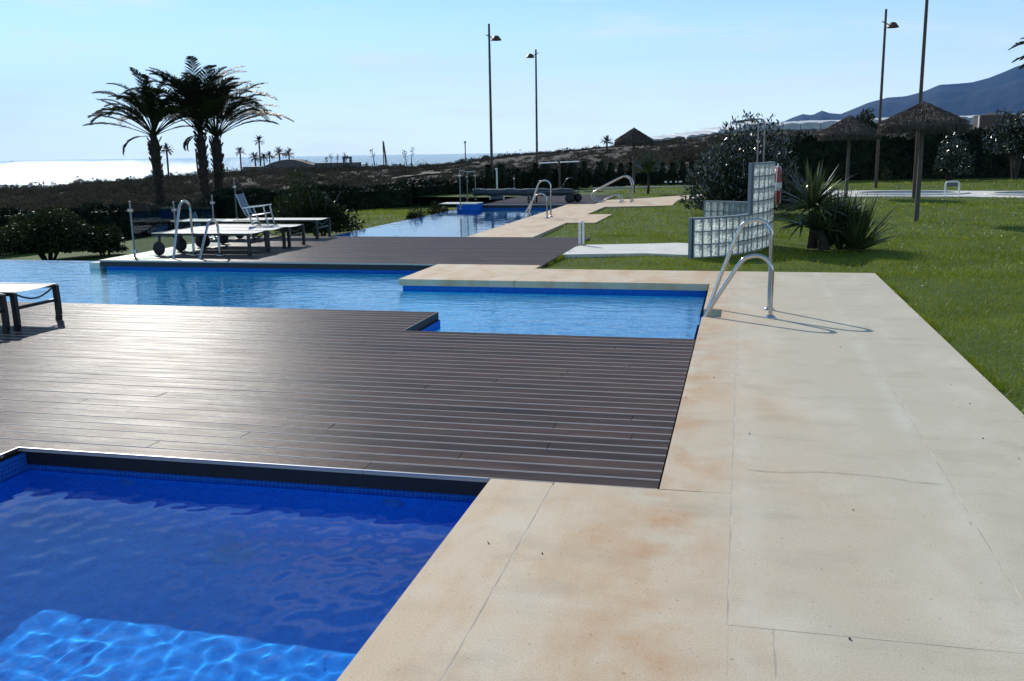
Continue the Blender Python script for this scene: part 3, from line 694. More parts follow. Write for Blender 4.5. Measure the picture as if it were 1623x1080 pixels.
# longer tufts spilling over the paving edge
eg = []
for n_, a, b_, c, d in ((5200, 1.722, 1.80, 4.0, 13.1), (3200, -2.79, 1.8, 13.072, 13.15), (1500, -2.797, -2.74, 13.5, 18)):
    q = grass(n_, a, b_, c, d, .045, .008, lambda x, y: -.035, False); k = np.sin(q[:, 0, 0]*9+q[:, 0, 1]*3.1)+np.sin(q[:, 0, 1]*7.3+1)+rng.normal(size=len(q))*.5 > .25; eg.append(q[k])
gr += eg
tag(quads("grass", np.concatenate(gr), MT['blade']), "short green lawn grass around the paving and paths", "grass", kind='stuff')

# little pale daisies / litter dots in the lawn
n = 420; X = rng.uniform(1.9, 16, n); Y = rng.uniform(5, 30, n)
c = np.stack([X, Y, np.full(n, -.005)], 1); Q = leaves(c, .03, .022, up=0)
tag(quads("daisies", Q, MT['buoy']), "tiny pale daisies dotted over the lawn", "daisies", kind='stuff')
# edge litter/leaves on the paving
n = 34; X = rng.uniform(-1.1, 1.7, n); Y = 2.6+rng.random(n)**1.5*9; k = ~((X < XE) & (Y > D1)); c = np.stack([X, Y, np.full(n, .004)], 1)[k]
tag(quads("leaf_litter", leaves(c, .014, .009, up=0), MT['bark']), "tiny dark specks of leaf litter on the paving", "litter", kind='stuff')

# ------------------------------------------------------------------ pool ladders: one high and one low rail
def ladder(name, label, loc, rz, group="steel pool ladders with one high and one low rail", wet=True):
    t = thing(name, label, "pool ladder", loc, rz, group)
    # local +x runs from the feet over the water; rails at y=0 (low) and y=.49 (high)
    hi = [(0, 0), (0, .3), (0, .60), (0, .74), (.012, .82), (.06, .885), (.125, .915), (.19, .913), (.25, .893), (.29, .86), (.33, .79), (.46, .44), (.59, .05), (.655, -.12), (.68, -.25), (.68, -1.0)]
    lo = [(0, 0), (0, .2), (0, .36), (0, .44), (.012, .51), (.06, .575), (.125, .605), (.19, .603), (.25, .583), (.29, .55), (.345, .47), (.46, .28), (.59, .06), (.655, -.1), (.68, -.25), (.68, -1.0)]
    for y, pr in ((0, lo), (.49, hi)):
        mb = MB(); mb.tube(smooth_path([(u, y, z) for u, z in pr], 4), .0205, 12); mb.build("rail", MT['steel'], t, smooth=True)
        mb = MB(); mb.lathe([(.021, .032), (.03, .03), (.05, .014), (.054, .002), (.054, 0)], 20, (0, y, 0)); mb.build("foot_flange", MT['steel'], t, smooth=True)
    for z in (-.35, -.6, -.85):
        mb = MB(); mb.box(.63, .71, .0, .49, z-.012, z+.012); mb.build("step", MT['steel'], t)
    return t
lad = ladder("pool_ladder", "steel pool ladder at the paving notch of the middle pool, nearest of the ladders", (.305, 9.44, 0), 0)
lad.scale = (-1, 1, 1)
l2 = copy_tree(lad); l2.location = (-4.69, 23.2, 0); l2['label'] = "steel pool ladder on the paving beside the far pool"
l3 = copy_tree(lad); l3.scale = (-1, 1, 1); l3.location = (-8.54, 14.36, 0); l3.rotation_euler = (0, 0, R_(90)); l3['label'] = "steel pool ladder in front of the row of sun loungers"
# l3: feet on the rear deck, rails reach towards the viewer over the water
# ------------------------------------------------------------------ sun loungers
def lounger(label, group, L=1.9, W=.63, H=.37, fold=False):
    t = thing("sun_lounger", label, "sun lounger", group=group)
    mb = MB(); n = 10      # sling, very slightly sagging between the side rails; foot end at x=0, head end at x=-L
    vs = []
    for i in range(13):
        for j in range(n+1):
            x = -.02-(L-.04)*i/12; y = .03+(W-.06)*j/n; vs.append((x, y, H+.004-.012*math.sin(math.pi*j/n)))
    mb.add(vs, [(i*(n+1)+j, i*(n+1)+j+1, (i+1)*(n+1)+j+1, (i+1)*(n+1)+j) for i in range(12) for j in range(n)])
    mb.build("sling", MT['sling'], t, smooth=True)
    mb = MB()
    for y in (.015, W-.015): mb.bar((-L, y, H-.012), (0, y, H-.012), .03, .042)
    mb.bar((-L, .03, H-.012), (-L, W-.03, H-.012), .03, .03); mb.bar((-L*.42, .03, H-.03), (-L*.42, W-.03, H-.03), .03, .025)
    mb.build("side_frame", MT['frame'], t, bevel=.004)
    for y in (.02, W-.02):
        mb = MB(); pts = [(-.01, y, H), (-.002, y, H*.5), (.0, y, .06), (-.012, y, 0)]
        for a, b_ in zip(pts[:-1], pts[1:]): mb.bar(a, b_, .045, .05, up=(1, 0, 0))
        mb.build("leg", MT['frame'], t)
    mb = MB(); mb.bar((-.01, .03, H*.58), (-.01, W-.03, H*.58), .025, .03); mb.build("crossbar", MT['frame'], t)
    mb = MB(); mb.tube([(-.01, .03+(W-.06)*k/10, H-.01-.085*math.sin(math.pi*k/10)) for k in range(11)], .009, 8); mb.build("end_strap", MT['frame'], t, smooth=True)
    for y in (-.005, W+.005):
        mb = MB(); s = -1 if y < .1 else 1
        mb.lathe([(0, -.025), (.10, -.025), (.118, -.012), (.118, .012), (.10, .025), (.05, .02), (0, .02)], 24, (0, 0, 0), axis='Y')
        o = mb.build("wheel", MT['rubber'], t, smooth=True); o.location = (-L+.14, y, .118)
        mb = MB(); mb.bar((-L+.14, y-s*.03, .118), (-L+.14, y-s*.035, H-.02), .035, .03); mb.build("wheel_bracket", MT['frame'], t)
    return t
gA = "sun loungers standing on the near deck"; gB = "sun loungers in a row on the rear deck"
A = lounger("sun lounger at the left edge of the near deck, closest to the water", gA, L=1.95)
A.location = (-6.83, 7.68, 0)
B_ = copy_tree(A); B_.location = (-6.86, 6.98, 0); B_['label'] = "sun lounger at the left edge of the near deck, the lower one"
rows = [(-7.93, 14.25, "nearest sun lounger of the row on the rear deck, behind the ladder"), (-7.95, 14.94, "second sun lounger of the row on the rear deck, counted from the ladder"), (-7.9, 15.63, "third sun lounger of the row, the low beach chair stands on it"), (-8.16, 17.36, "sun lounger standing apart at the back right of the rear deck")]
for x, y, lb in rows:
    o = copy_tree(A); o.location = (x, y, 0); o['label'] = lb; o['group'] = gB
    o.scale = (.93, 1, 1)
o = copy_tree(A); o.location = (-9.35, 17.0, 0); o['label'] = "farthest left sun lounger of the rear deck, behind the low beach chair"; o['group'] = gB; o.scale = (.93, 1, 1)

def beach_chair(label, loc, rz, sc=1):
    t = thing("beach_chair", label, "folding chair", loc, rz, "folding chairs with pale slings"); t.scale = (.82, .85, .82)
    W = .5
    mb = MB()      # faces +x
    for y in (0, W):
        mb = MB(); mb.tube([(-.18, y, .70), (-.10, y, .45), (.0, y, .24), (.05, y, .20), (.46, y, .25)], .012, 8); mb.build("frame", MT['alu'], t, smooth=True)
    for y in (0, W):
        for x0, x1 in ((.42, .50), (.02, .16)):
            mb = MB(); mb.bar((x0, y, .40), (x1, y, .0), .022, .03, up=(1, 0, 0)); mb.build("leg", MT['alu'], t)
        mb = MB(); mb.bar((-.06, y, .385), (.46, y, .43), .045, .022); mb.build("armrest", MT['white'], t)
    mb = MB(); mb.add([(-.17, .02, .69), (-.17, W-.02, .69), (-.09, W-.02, .42), (-.09, .02, .42), (.0, W-.02, .25), (.0, .02, .25)], [(0, 1, 2, 3), (3, 2, 4, 5)]); mb.build("backrest", MT['bluesling'], t)
    mb = MB(); mb.add([(.03, .02, .215), (.03, W-.02, .215), (.46, W-.02, .262), (.46, .02, .262), (.46, .02, .24), (.46, W-.02, .24)], [(0, 1, 2, 3), (3, 2, 5, 4)]); mb.build("seat", MT['sling'], t)
    for x_, z_ in ((.12, .05), (.47, .1)): mb = MB(); mb.bar((x_, 0, z_), (x_, W, z_), .02, .02); mb.build("stretcher", MT['alu'], t)
    return t
c1 = beach_chair("low folding beach chair with a blue sling back standing on a lounger", (*P(390, 357, .39), .385), R_(12))
c2 = copy_tree(c1); c2.location = (*P(318, 366, -.1), -.1); c2.rotation_euler = (0, 0, R_(20)); c2.scale = (1.2, 1.1, 1.25)
c2['label'] = "folding chair standing on the ground behind the glass fence"
c2.location.z = -.55

# ------------------------------------------------------------------ glass fences
def glass_fence(label, posts, hts, zb, group="glass fences on steel posts", panels=True, rail=False, r=.017, zt=None):
    t = thing("glass_fence", label, "glass fence", (posts[0][0], posts[0][1], zb[0]), 0, group)
    ox, oy, oz = posts[0][0], posts[0][1], zb[0]
    for (x, y), h, z in zip(posts, hts, zb):
        mb = MB(); mb.tube([(x-ox, y-oy, z-oz), (x-ox, y-oy, z-oz+h)], r, 10); mb.lathe([(0, h+.012), (r*.8, h+.01), (r*1.1, h)], 10, (x-ox, y-oy, z-oz)); mb.lathe([(r, .02), (.045, .012), (.045, 0)], 14, (x-ox, y-oy, z-oz))
        p = mb.build("post", MT['post'], t, smooth=True)
        for q in (.12, h-.14): mb = MB(); mb.bar((x-ox-.045, y-oy, z-oz+q), (x-ox+.045, y-oy, z-oz+q), .03, .045); mb.build("clamp", MT['steel'], p)
    for i in range(len(posts)-1):
        if not panels: break
        a, b_ = posts[i], posts[i+1]; d = Vector((b_[0]-a[0], b_[1]-a[1], 0)); L = d.length; d /= L
        za, z2 = zb[i]-oz, zb[i+1]-oz; m = .05
        n = Vector((-d.y, d.x, 0))*.005
        A_, B2 = Vector((a[0]-ox, a[1]-oy, 0))+d*m, Vector((b_[0]-ox, b_[1]-oy, 0))-d*m
        ha, hb = hts[i]-.05, hts[i+1]-.05
        v = [A_+n+Vector((0, 0, za+.06)), B2+n+Vector((0, 0, z2+.06)), B2+n+Vector((0, 0, z2+hb)), A_+n+Vector((0, 0, za+ha))]
        v += [q-2*n for q in v]
        mb = MB(); mb.add(v, [(0, 1, 2, 3), (7, 6, 5, 4), (0, 4, 5, 1), (1, 5, 6, 2), (2, 6, 7, 3), (3, 7, 4, 0)]); mb.build("glass_panel", MT['glass'], t)
    if rail:
        mb = MB(); mb.tube([(x-ox, y-oy, z-oz+h+.01) for (x, y), h, z in zip(posts, hts, zb)], .015, 8); mb.build("handrail", MT['post'], t, smooth=True)
    return t
pp = [P(214, 410), P(281, 391.5), P(341, 378), P(376, 353)]
glass_fence("glass fence on steel posts along the rear deck beside the loungers", pp, [.93, .84, .88, 1.05], [0, -.02, -.02, -.02])
pp = [P(730, 332), P(741, 320), P(754, 317)]
glass_fence("glass fence with a top rail at the far left corner of the far pool", pp, [1.12, .98, .98], [0, 0, 0], rail=True)
pp = [P(769, 303), P(782, 303), P(796, 302), P(815, 303)]
glass_fence("row of short steel posts with glass behind the pool cover roller", pp, [.62, .66, .72, .66], [0]*4)
t = thing("garden_shower", "white shower pole standing behind the covered pool roller", "shower", (*P(788, 305), 0))
mb = MB(); mb.tube([(0, 0, 0), (0, 0, .90)], .035, 12); mb.build("pole", MT['white'], t, smooth=True)
mb = MB(); mb.lathe([(0, .05), (.05, .03), (.06, 0), (.0, -.01)], 14, (-.02, 0, .93)); mb.build("shower_head", MT['white'], t, smooth=True)
mb = MB(); mb.lathe([(.12, 0), (.11, .05), (.05, .1), (.036, .16)], 14); mb.build("base", MT['white'], t, smooth=True)

# ------------------------------------------------------------------ curved glass block wall with shower
def block_wall(name_, pts, rows, parent, cap=True, nblk=None):
    """blocks along a plan polyline, rows high; local coordinates"""
    pts = [Vector((*p, 0)) for p in pts]; seg = [0]
    for a, b_ in zip(pts[:-1], pts[1:]): seg.append(seg[-1]+(b_-a).length)
    n = nblk or round(seg[-1]/.2); pitch = seg[-1]/n
    def at(s):
        for i in range(len(seg)-1):
            if s <= seg[i+1]+1e-6: k = (s-seg[i])/(seg[i+1]-seg[i]); return pts[i].lerp(pts[i+1], k)
        return pts[-1]
    mb, mm = MB(), MB(); T = .08; j = .0095
    for i in range(n):
        a, b_ = at(i*pitch+j), at((i+1)*pitch-j); d = (b_-a).normalized(); nn = Vector((-d.y, d.x, 0))
        for k in range(rows):
            z0, z1 = k*.2+j, (k+1)*.2-j
            for s in (1, -1):      # pillowed faces
                f = nn*s*T/2; g2 = nn*s*(T/2+.006); c0, c1 = a+d*.012, b_-d*.012
                o = [a+f*.92, b_+f*.92]; vs = [Vector((*q.xy, z)) for q, z in ((o[0], z0), (o[1], z0), (o[1], z1), (o[0], z1))]+[Vector((*(q+g2).xy, z)) for q, z in ((c0, z0+.012), (c1, z0+.012), (c1, z1-.012), (c0, z1-.012))]
                fs = [(4, 5, 6, 7), (0, 1, 5, 4), (1, 2, 6, 5), (2, 3, 7, 6), (3, 0, 4, 7)]
                mb.add(vs, fs if s < 0 else [q[::-1] for q in fs])
        # mortar: vertical bar at each joint
        p = at(i*pitch); mm.bar((p.x, p.y, 0), (p.x, p.y, rows*.2), T*1.16, j*2, up=d)
    p = at(seg[-1]-.001); mm.bar((p.x, p.y, 0), (p.x, p.y, rows*.2), T*1.16, j*2, up=d)
    for k in range(rows+1):
        for i in range(n):
            a, b_ = at(i*pitch), at((i+1)*pitch); z = k*.2
            mm.bar((a.x, a.y, z), (b_.x, b_.y, z), T*(1.2 if k == rows else 1.13), j*2 if k < rows else .028)
    return mb, mm
t = thing("glass_block_wall", "curved wall of square glass blocks, low at the left and tall at the right", "glass block wall", (-.72, 14.88, -.02))
def plan(px_pts): return [(P(*q)[0]+.72, P(*q)[1]-14.88) for q in px_pts]
lowp = smooth_path(plan([(1097, 406.7), (1132, 404.5), (1169, 400.3), (1187, 396.6)]), 5)
tallp = smooth_path(plan([(1187, 396.6), (1198, 394), (1209, 391), (1216.5, 387.5), (1220, 384)]), 5)
a, b_ = block_wall("low", lowp, 3, t, nblk=9); a.build("low_block_panel", MT['block'], t); b_.build("mortar_grid", MT['mortar'], t)
a, b_ = block_wall("tall", tallp, 7, t, nblk=6); a.build("tall_block_panel", MT['block'], t); b_.build("mortar_grid", MT['mortar'], t)
mb = MB()
p0, p1 = lowp[0], lowp[1]; mb.bar((p0[0]-.035, p0[1]-.02, 0), (p0[0]-.035, p0[1]-.02, .615), .05, .11)
mb.build("end_pillar", MT['mortar'], t)
mb = MB(); q0 = tallp[0]; mb.bar((q0[0]-.02, q0[1]-.012, .59), (q0[0]-.02, q0[1]-.012, 1.42), .05, .11); mb.build("edge_profile", MT['mortar'], t)
back = smooth_path([(P(1116, 365)[0], P(1116, 365)[1]), (P(1150, 366)[0], P(1150, 366)[1]), (P(1190, 369)[0], P(1190, 369)[1])], 5)
t2 = thing("glass_block_wall", "low straight row of glass blocks behind the tall curved block wall", "glass block wall", (back[0][0], back[0][1], -.02))
a, b_ = block_wall("back", [(x-back[0][0], y-back[0][1]) for x, y in back], 3, t2, nblk=8); a.build("low_block_panel", MT['block'], t2); b_.build("mortar_grid", MT['mortar'], t2)
sh = thing("shower", "two thin steel shower pipes bending left above the tall block wall", "shower", (*P(1196, 378), 0))
sx, sy = P(1196, 378)
for dx, dy, lb in ((0, 0, 0), (.11, .05, 0)):
    mb = MB(); mb.tube(smooth_path([(dx, dy, 0), (dx, dy, 1.0), (dx, dy, 2.0), (dx-.02, dy, 2.10), (dx-.10, dy, 2.14), (dx-.40, dy-.03, 2.10)], 5), .014, 10); p = mb.build("pipe", MT['post'], sh, smooth=True)
    mb = MB(); mb.lathe([(0, .03), (.03, .02), (.07, -.01), (.07, -.025), (0, -.025)], 16, (dx-.42, dy-.03, 2.10)); mb.build("shower_head", MT['post'], p, smooth=True)
# lifebuoy hung on the outer side of the tall part
lx, ly = P(1227, 380); lb = thing("lifebuoy", "red and white lifebuoy hanging on the side of the glass block wall", "lifebuoy", (lx+.02, ly, .96), R_(85))
def ring_seg(a0, a1, R0, r0, n=12, k=12):
    mb = MB(); path = [(R0*math.cos(R_(a0+(a1-a0)*i/n)), 0, R0*math.sin(R_(a0+(a1-a0)*i/n))) for i in range(n+1)]
    mb.tube(path, r0, k); return mb
for q in range(4):
    ring_seg(q*90+12, q*90+78, .29, .062).build("ring_segment", MT['buoyred'], lb, smooth=True)
    ring_seg(q*90-12, q*90+12, .29, .064, 6).build("white_band", MT['buoy'], lb, smooth=True)
mb = MB(); mb.tube([((.37+.02*math.cos(R_(4*i*15)))*math.cos(R_(i*15)), .0, (.37+.02*math.cos(R_(4*i*15)))*math.sin(R_(i*15))) for i in range(25)], .007, 6, caps=False); mb.build("grab_line", MT['buoy'], lb, smooth=True)
mb = MB(); mb.tube(smooth_path([(.0, .05, -.33), (.02, .05, -.5), (-.03, .05, -.62), (-.16, .05, -.72), (-.1, .05, -.6), (.04, .05, -.42)], 5), .012, 6); mb.build("rope", MT['buoyred'], lb, smooth=True)

# foot shower: narrow white inverted U
t = thing("tap_stand", "narrow white looped tap stand where the path meets the deck", "tap stand", (*P(921.5, 388.5), 0))
mb = MB(); mb.tube([(-.033, 0, 0), (-.033, 0, .37)]+[(.033*-math.cos(R_(a)), 0, .37+.033*math.sin(R_(a))) for a in range(15, 180, 15)]+[(.033, 0, .37), (.033, 0, 0)], .020, 12); mb.build("loop", MT['white'], t, smooth=True)
mb = MB(); mb.box(-.075, .075, -.04, .04, -.004, .012); mb.build("foot_plate", MT['post'], t, bevel=.003)
mb = MB(); mb.tube([(-.055, 0, .26), (-.085, 0, .255)], .009, 8); mb.build("tap", MT['steel'], t, smooth=True)

# entry handrails by the far deck
fx, fy = P(1000, 321); t = thing("pool_handrail", "pair of long curved steel handrails where the path meets the far deck", "handrail", (fx, fy, 0))
s = 46.6; pr = [(1000, 321), (1000, 306), (1000, 293), (996, 286), (990, 283.5), (984, 285), (962, 296), (945, 305.5), (940.5, 311), (943, 317), (950, 320.5), (957, 320), (966, 315), (974, 311.5), (981, 312), (984, 316), (984.5, 322)]
for dy, lab in ((0, 0), (.55, 0)):
    mb = MB(); mb.tube(smooth_path([((x-1000)/s, dy, (321.5-y)/s) for x, y in pr], 4), .024, 10); mb.build("rail", MT['steel'], t, smooth=True)
    for x in (0, -.33): 
        mb = MB(); mb.lathe([(.025, .03), (.055, .012), (.055, 0)], 16, (x, dy, 0)); mb.build("foot_flange", MT['steel'], t, smooth=True)

# pool cover roller
fx, fy = P(838, 322); t = thing("pool_cover_roller", "long dark rolled pool cover on a wheeled trolley behind the far pool", "pool cover roller", (fx, fy, 0))
mb = MB(); mb.tube([(-2.0+.2*i, .55-.02*i, .33+.01*math.sin(i*1.3)) for i in range(18)], [.12+.012*math.sin(i*2.2) for i in range(18)], 14); mb.build("rolled_cover", MT['cover'], t, smooth=True)
mb = MB(); mb.box(-.05, 1.55, -.05, .02, .30, .36); mb.box(-.05, 1.55, .45, .5, .30, .36); mb.box(-.05, 0, 0, .45, .30, .355); mb.box(1.5, 1.55, .0, .45, .30, .355)
for x in (0, .16): mb.box(x-.03, x+.03, -.03, .02, 0, .3); mb.box(x-.03, x+.03, .45, .5, 0, .3)
mb.box(.0, .16, -.02, .01, .1, .14); mb.build("trolley_frame", MT['frame'], t, bevel=.005)
for x, y in ((1.35, -.08), (1.35, .52), (1.52, .52)):
    mb = MB(); mb.lathe([(0, -.035), (.12, -.035), (.14, -.02), (.14, .02), (.12, .035), (0, .03)], 22, (0, 0, 0), axis='Y'); o = mb.build("wheel", MT['rubber'], t, smooth=True); o.location = (x, y, .14)
mb = MB(); mb.tube(smooth_path([(1.0, .2, .36), (1.08, .2, .5), (1.2, .2, .72), (1.32, .2, .78), (1.45, .2, .77)], 4), .018, 8); mb.build("crank_handle", MT['frame'], t, smooth=True)
# little white padded rail beside it
fx, fy = P(777, 317); t = thing("low_rail", "low white arched rail with a grey panel at the far pool's deck", "low rail", (fx, fy, 0))
mb = MB(); mb.tube(smooth_path([(0, 0, 0), (0, 0, .14), (.02, 0, .2), (.09, 0, .225), (.40, 0, .225), (.47, 0, .2), (.49, 0, .14), (.49, 0, 0)], 4), .022, 10); mb.build("arch", MT['white'], t, smooth=True)
mb = MB(); mb.box(.03, .46, -.01, .01, .02, .19); mb.build("panel", MT['kidtile'], t)

# ------------------------------------------------------------------ thatched umbrellas
def umbrella(label, loc, r, zr, za, seed):
    g = np.random.default_rng(seed)
    t = thing("thatched_umbrella", label, "beach umbrella", loc, 0, "thatched umbrellas on wooden poles")
    mb = MB(); mb.tube([(0, 0, -.05), (.01, 0, zr*.5), (0, 0, za-.1)], [.055, .05, .045], 12); mb.build("pole", MT['wood'], t, smooth=True)
    mb = MB(); n = 40; prof = [(0.0, za), (.07, za-.02), (r*.3, za-(za-zr)*.33), (r*.6, za-(za-zr)*.64), (r*.88, za-(za-zr)*.92), (r, zr-.02), (r*1.0, zr-.14), (r*.97, zr-.15), (r*.9, zr-.02), (0.06, za-.12)]
    vs = []
    for q, (rr, z) in enumerate(prof):
        for k in range(n):
            a = 2*math.pi*k/n; w_ = 1+.02*math.sin(k*2.7+q)+.015*g.normal(); vs.append((rr*w_*math.cos(a), rr*w_*math.sin(a), z+.012*g.normal()*(rr > .1)))
    mb.add(vs, [(i*n+k, i*n+(k+1) % n, (i+1)*n+(k+1) % n, (i+1)*n+k) for i in range(len(prof)-1) for k in range(n)]); mb.build("canopy", MT['thatch'], t, smooth=True)
    m = 5200; a = g.uniform(0, 2*np.pi, m); rr = r*np.sqrt(g.uniform(.002, 1, m)); z = za-(za-zr)*rr/r+.012+g.random(m)*.02
    c = np.stack([rr*np.cos(a), rr*np.sin(a), z], 1); d = nrm(np.stack([np.cos(a), np.sin(a), np.full(m, -(za-zr)/r)], 1)+g.normal(size=(m, 3))*.2); s = nrm(np.cross(d, g.normal(size=(m, 3))))*.006; L = .05*(.5+g.random((m, 1)))
    quads("thatch_straw", np.stack([c-d*L-s, c-d*L+s, c+d*L+s*.4, c+d*L-s*.4], 1), MT['straw'], t)
    m = 3600; a = g.uniform(0, 2*np.pi, m); rr = r*g.uniform(.93, 1.03, m); c = np.stack([rr*np.cos(a), rr*np.sin(a), zr-.02-.1*g.random(m)], 1)
    d = nrm(np.stack([.1*np.cos(a), .1*np.sin(a), np.full(m, -1.)], 1)+g.normal(size=(m, 3))*.12); s = nrm(np.cross(d, g.normal(size=(m, 3))))*.007; L = .11*(.3+g.random((m, 1)))
    quads("fringe", np.stack([c-s, c+s, c+d*L+s*.3, c+d*L-s*.3], 1), MT['straw'], t)
    mb = MB()
    for k in range(8):
        a = k*math.pi/4; mb.bar((.05*math.cos(a), .05*math.sin(a), za-.2), (r*.9*math.cos(a), r*.9*math.sin(a), zr-.06), .025, .035)
    mb.build("ribs", MT['wood'], t)
    return t
umbrella("thatched umbrella nearest the viewer, its pole planted in the middle of the right lawn", (*P(1452, 348), 0), .90, 2.10, 2.54, 1)
umbrella("thatched umbrella behind the spiky sword-leaved plants, in front of the small tree", (*G(1345, 31), 0), .95, 2.05, 2.60, 2)
umbrella("thatched umbrella farthest away, standing near the row of clipped cypresses", (*P(1004, 304), 0), .74, 2.0, 2.46, 3)

# ------------------------------------------------------------------ tall lamps
def lamp(label, px, t_, ytop, side, d=.15, zb=-.4, head=True):
    x, y = G(px, t_); h = Z(px, ytop, t_)-zb
    t = thing("lamp_post", label, "street lamp", (x, y, zb), YAW, "tall slim lamp posts")
    mb = MB(); mb.tube([(0, 0, 0), (0, 0, h*.5), (0, 0, h)], [.065, .055, .045], 12); mb.build("pole", MT['lamp'], t, smooth=True)
    if head:
        zh = h-.62*(1 if side > 0 else .55)
        mb = MB(); mb.tube([(-.14*side, 0, zh+.17), (.22*side, 0, zh)], .02, 8); mb.build("arm", MT['lamp'], t, smooth=True)
        mb = MB(); mb.lathe([(0, .20), (.07, .19), (.14, .14), (.2, .05), (.235, 0), (.22, -.015), (0, -.02)], 24, (.30*side, 0, zh-.06)); mb.build("lamp_head", MT['lamp'], t, smooth=True)
    return t
lamp("tall lamp post with its head turned right, left one of the pair by the hedge", 779, 42, 47, 1)
lamp("slightly shorter lamp post with its head turned left, right one of the pair", 851, 51, 85, -1)
lamp("tall lamp post rising behind the umbrellas, head turned right against the hills", 1392, 38, 25, 1, zb=-.1)
lamp("lamp post rising behind the nearest thatched umbrella, top out of the frame", 1454, 30, -60, 1, zb=-.1)
# ------------------------------------------------------------------ hedges and cypresses
def hedge(label, A, B, h, wd, zb, n, name="hedge", L=.16, W=.07, group="clipped dark hedges"):
    A, B = Vector((*A, 0)), Vector((*B, 0)); d = B-A; Ln = d.length; d.normalize(); nn = Vector((-d.y, d.x, 0))
    t = thing(name, label, "hedge", (A.x, A.y, zb), math.atan2(d.y, d.x), group)
    mb = MB(); mb.box(.05, Ln-.05, -wd/2+.06, wd/2-.06, 0, h-.1); mb.build("inner_branches", MT['hedge'], t)
    u = rng.random((n, 3)); C = np.empty((n, 3)); face = rng.random(n); s = np.where(rng.random(n) < .5, -1, 1)
    C[:, 0] = u[:, 0]*Ln; C[:, 2] = u[:, 2]*h; C[:, 1] = s*wd/2*(1-.12*u[:, 1])
    top = face < .3; C[top, 1] = (u[top, 1]-.5)*wd; C[top, 2] = h*(1+.05*np.sin(C[top, 0]*1.9)+.035*np.sin(C[top, 0]*5.3)+.03*rng.normal(size=top.sum()))
    en = face > .94; C[en, 0] = np.where(s[en] < 0, 0, Ln); C[en, 1] = (u[en, 1]-.5)*wd
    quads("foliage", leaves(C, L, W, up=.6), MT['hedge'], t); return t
hz = lambda px, t_: G(px, t_)
hedge("long dark clipped hedge behind the left bush and the loungers", hz(-80, 28), hz(330, 32), 1.2, 1.0, -1.15, 11000)
hedge("long dark clipped hedge behind the tall bush, above the grassy mound", hz(338, 32.3), hz(640, 37), 1.42, 1.0, -1.05, 9000)
hedge("dark clipped hedge between the grassy mound and the far pool's glass fence", hz(646, 37.2), hz(765, 41), 1.3, .9, -.85, 5000)
# row of clipped columnar cypresses
cyp = [(773, 40, 17, 262), (794, 40, 20, 261), (820, 41, 11, 268), (848, 42, 12, 260), (863, 42, 26, 257), (893, 42, 16, 256), (905, 42.5, 26, 256), (926, 43, 12, 257),
       (951, 44, 24, 258), (968, 44, 16, 259), (984, 44, 13, 260), (1000, 45, 15, 259), (1021, 45, 13, 260), (1036, 45, 13, 258), (1050, 45, 12, 259), (1066, 45, 14, 258), (1082, 45, 13, 257), (1097, 45, 16, 256), (1115, 45, 18, 256), (1136, 45, 20, 255)]
def words(i): return ["first", "second", "third", "fourth", "fifth", "sixth", "seventh", "eighth", "ninth", "tenth", "eleventh", "twelfth", "thirteenth", "fourteenth", "fifteenth", "sixteenth", "seventeenth", "eighteenth", "nineteenth", "twentieth"][i]
def cypress(label, px, t_, wpx, ytop, group):
    x, y = G(px, t_); sc = FPX/t_; r = wpx/sc/2; zb = -.25; h = Z(px, ytop, t_)-zb
    t = thing("cypress", label, "cypress", (x, y, zb), 0, group); g = rng
    n = int(500+1300*r); a = g.uniform(0, 2*np.pi, n); u = g.random(n)**.8; z = .08+u*(h-.08)
    prof = r*np.minimum(1, (1.02-u)**.35*1.05)*(1-.15*(u < .1)); q = prof*(.75+.3*g.random(n)); C = np.stack([q*np.cos(a), q*np.sin(a)*1.1, z], 1)
    quads("foliage", leaves(C, .17, .07, up=1.3), MT['hedge'], t)
    mb = MB(); mb.lathe([(r*.55, .1), (r*.8, .3), (r*.82, h*.8), (r*.6, h*.93), (0, h*.97)], 10); mb.build("inner_branches", MT['hedge'], t)
    mb = MB(); mb.tube([(0, 0, -.1), (0, 0, .3)], .04, 8); mb.build("trunk", MT['bark'], t)
    return t
for i, (px, t_, wp, yt) in enumerate(cyp): cypress("dark clipped cypress, %s from the left in the row behind the far deck" % words(i), px, t_, wp, yt, "row of clipped cypresses")
hedge("tall dark hedge behind the children's pool, left of the nearest umbrella's pole", hz(1150, 47), hz(1440, 48), 2.15, 1.3, -.15, 11000, L=.24, W=.1)
hedge("tall dark hedge behind the children's pool, right of the nearest umbrella's pole", hz(1447, 48.2), hz(1760, 50), 2.3, 1.3, -.15, 11000, L=.24, W=.1)
hedge("dark hedge behind the covered roller, filling the gaps between the left cypresses", hz(764, 43.5), hz(932, 45), .95, .8, -.2, 4500)
hedge("low dark hedge behind the right half of the cypress row", hz(934, 46.5), hz(1135, 47), .55, .7, -.1, 4500)
# white slit lamps/stones at the foot of the hedge
for i, (px, wp) in enumerate(((1056, 4), (1064, 3), (1072.5, 3), (1079.5, 5))):
    x, y = G(px, 43.5); mb = MB(); mb.box(-wp/2/34.5, wp/2/34.5, -.05, .05, 0, .07); o = mb.build("marker_block", MT['white'], bevel=.008); o.location = (x, y, .12)
    tag(o, "small white marker block at the foot of the cypresses, %s of four from the left" % words(i), "marker", "white marker blocks by the cypresses")
x, y = G(1000, 42.3); mb = MB(); mb.box(-1.7, 2.9, -.06, .06, 0, .05)
for i in range(10): mb.box(-1.6+i*.48, -1.53+i*.48, -.04, .04, -.18, 0)
o = mb.build("low_wall", MT['path']); o.location = (x, y, -.04); o.rotation_euler = (0, 0, YAW); tag(o, "low pale kerb wall running along the foot of the cypresses", "kerb")

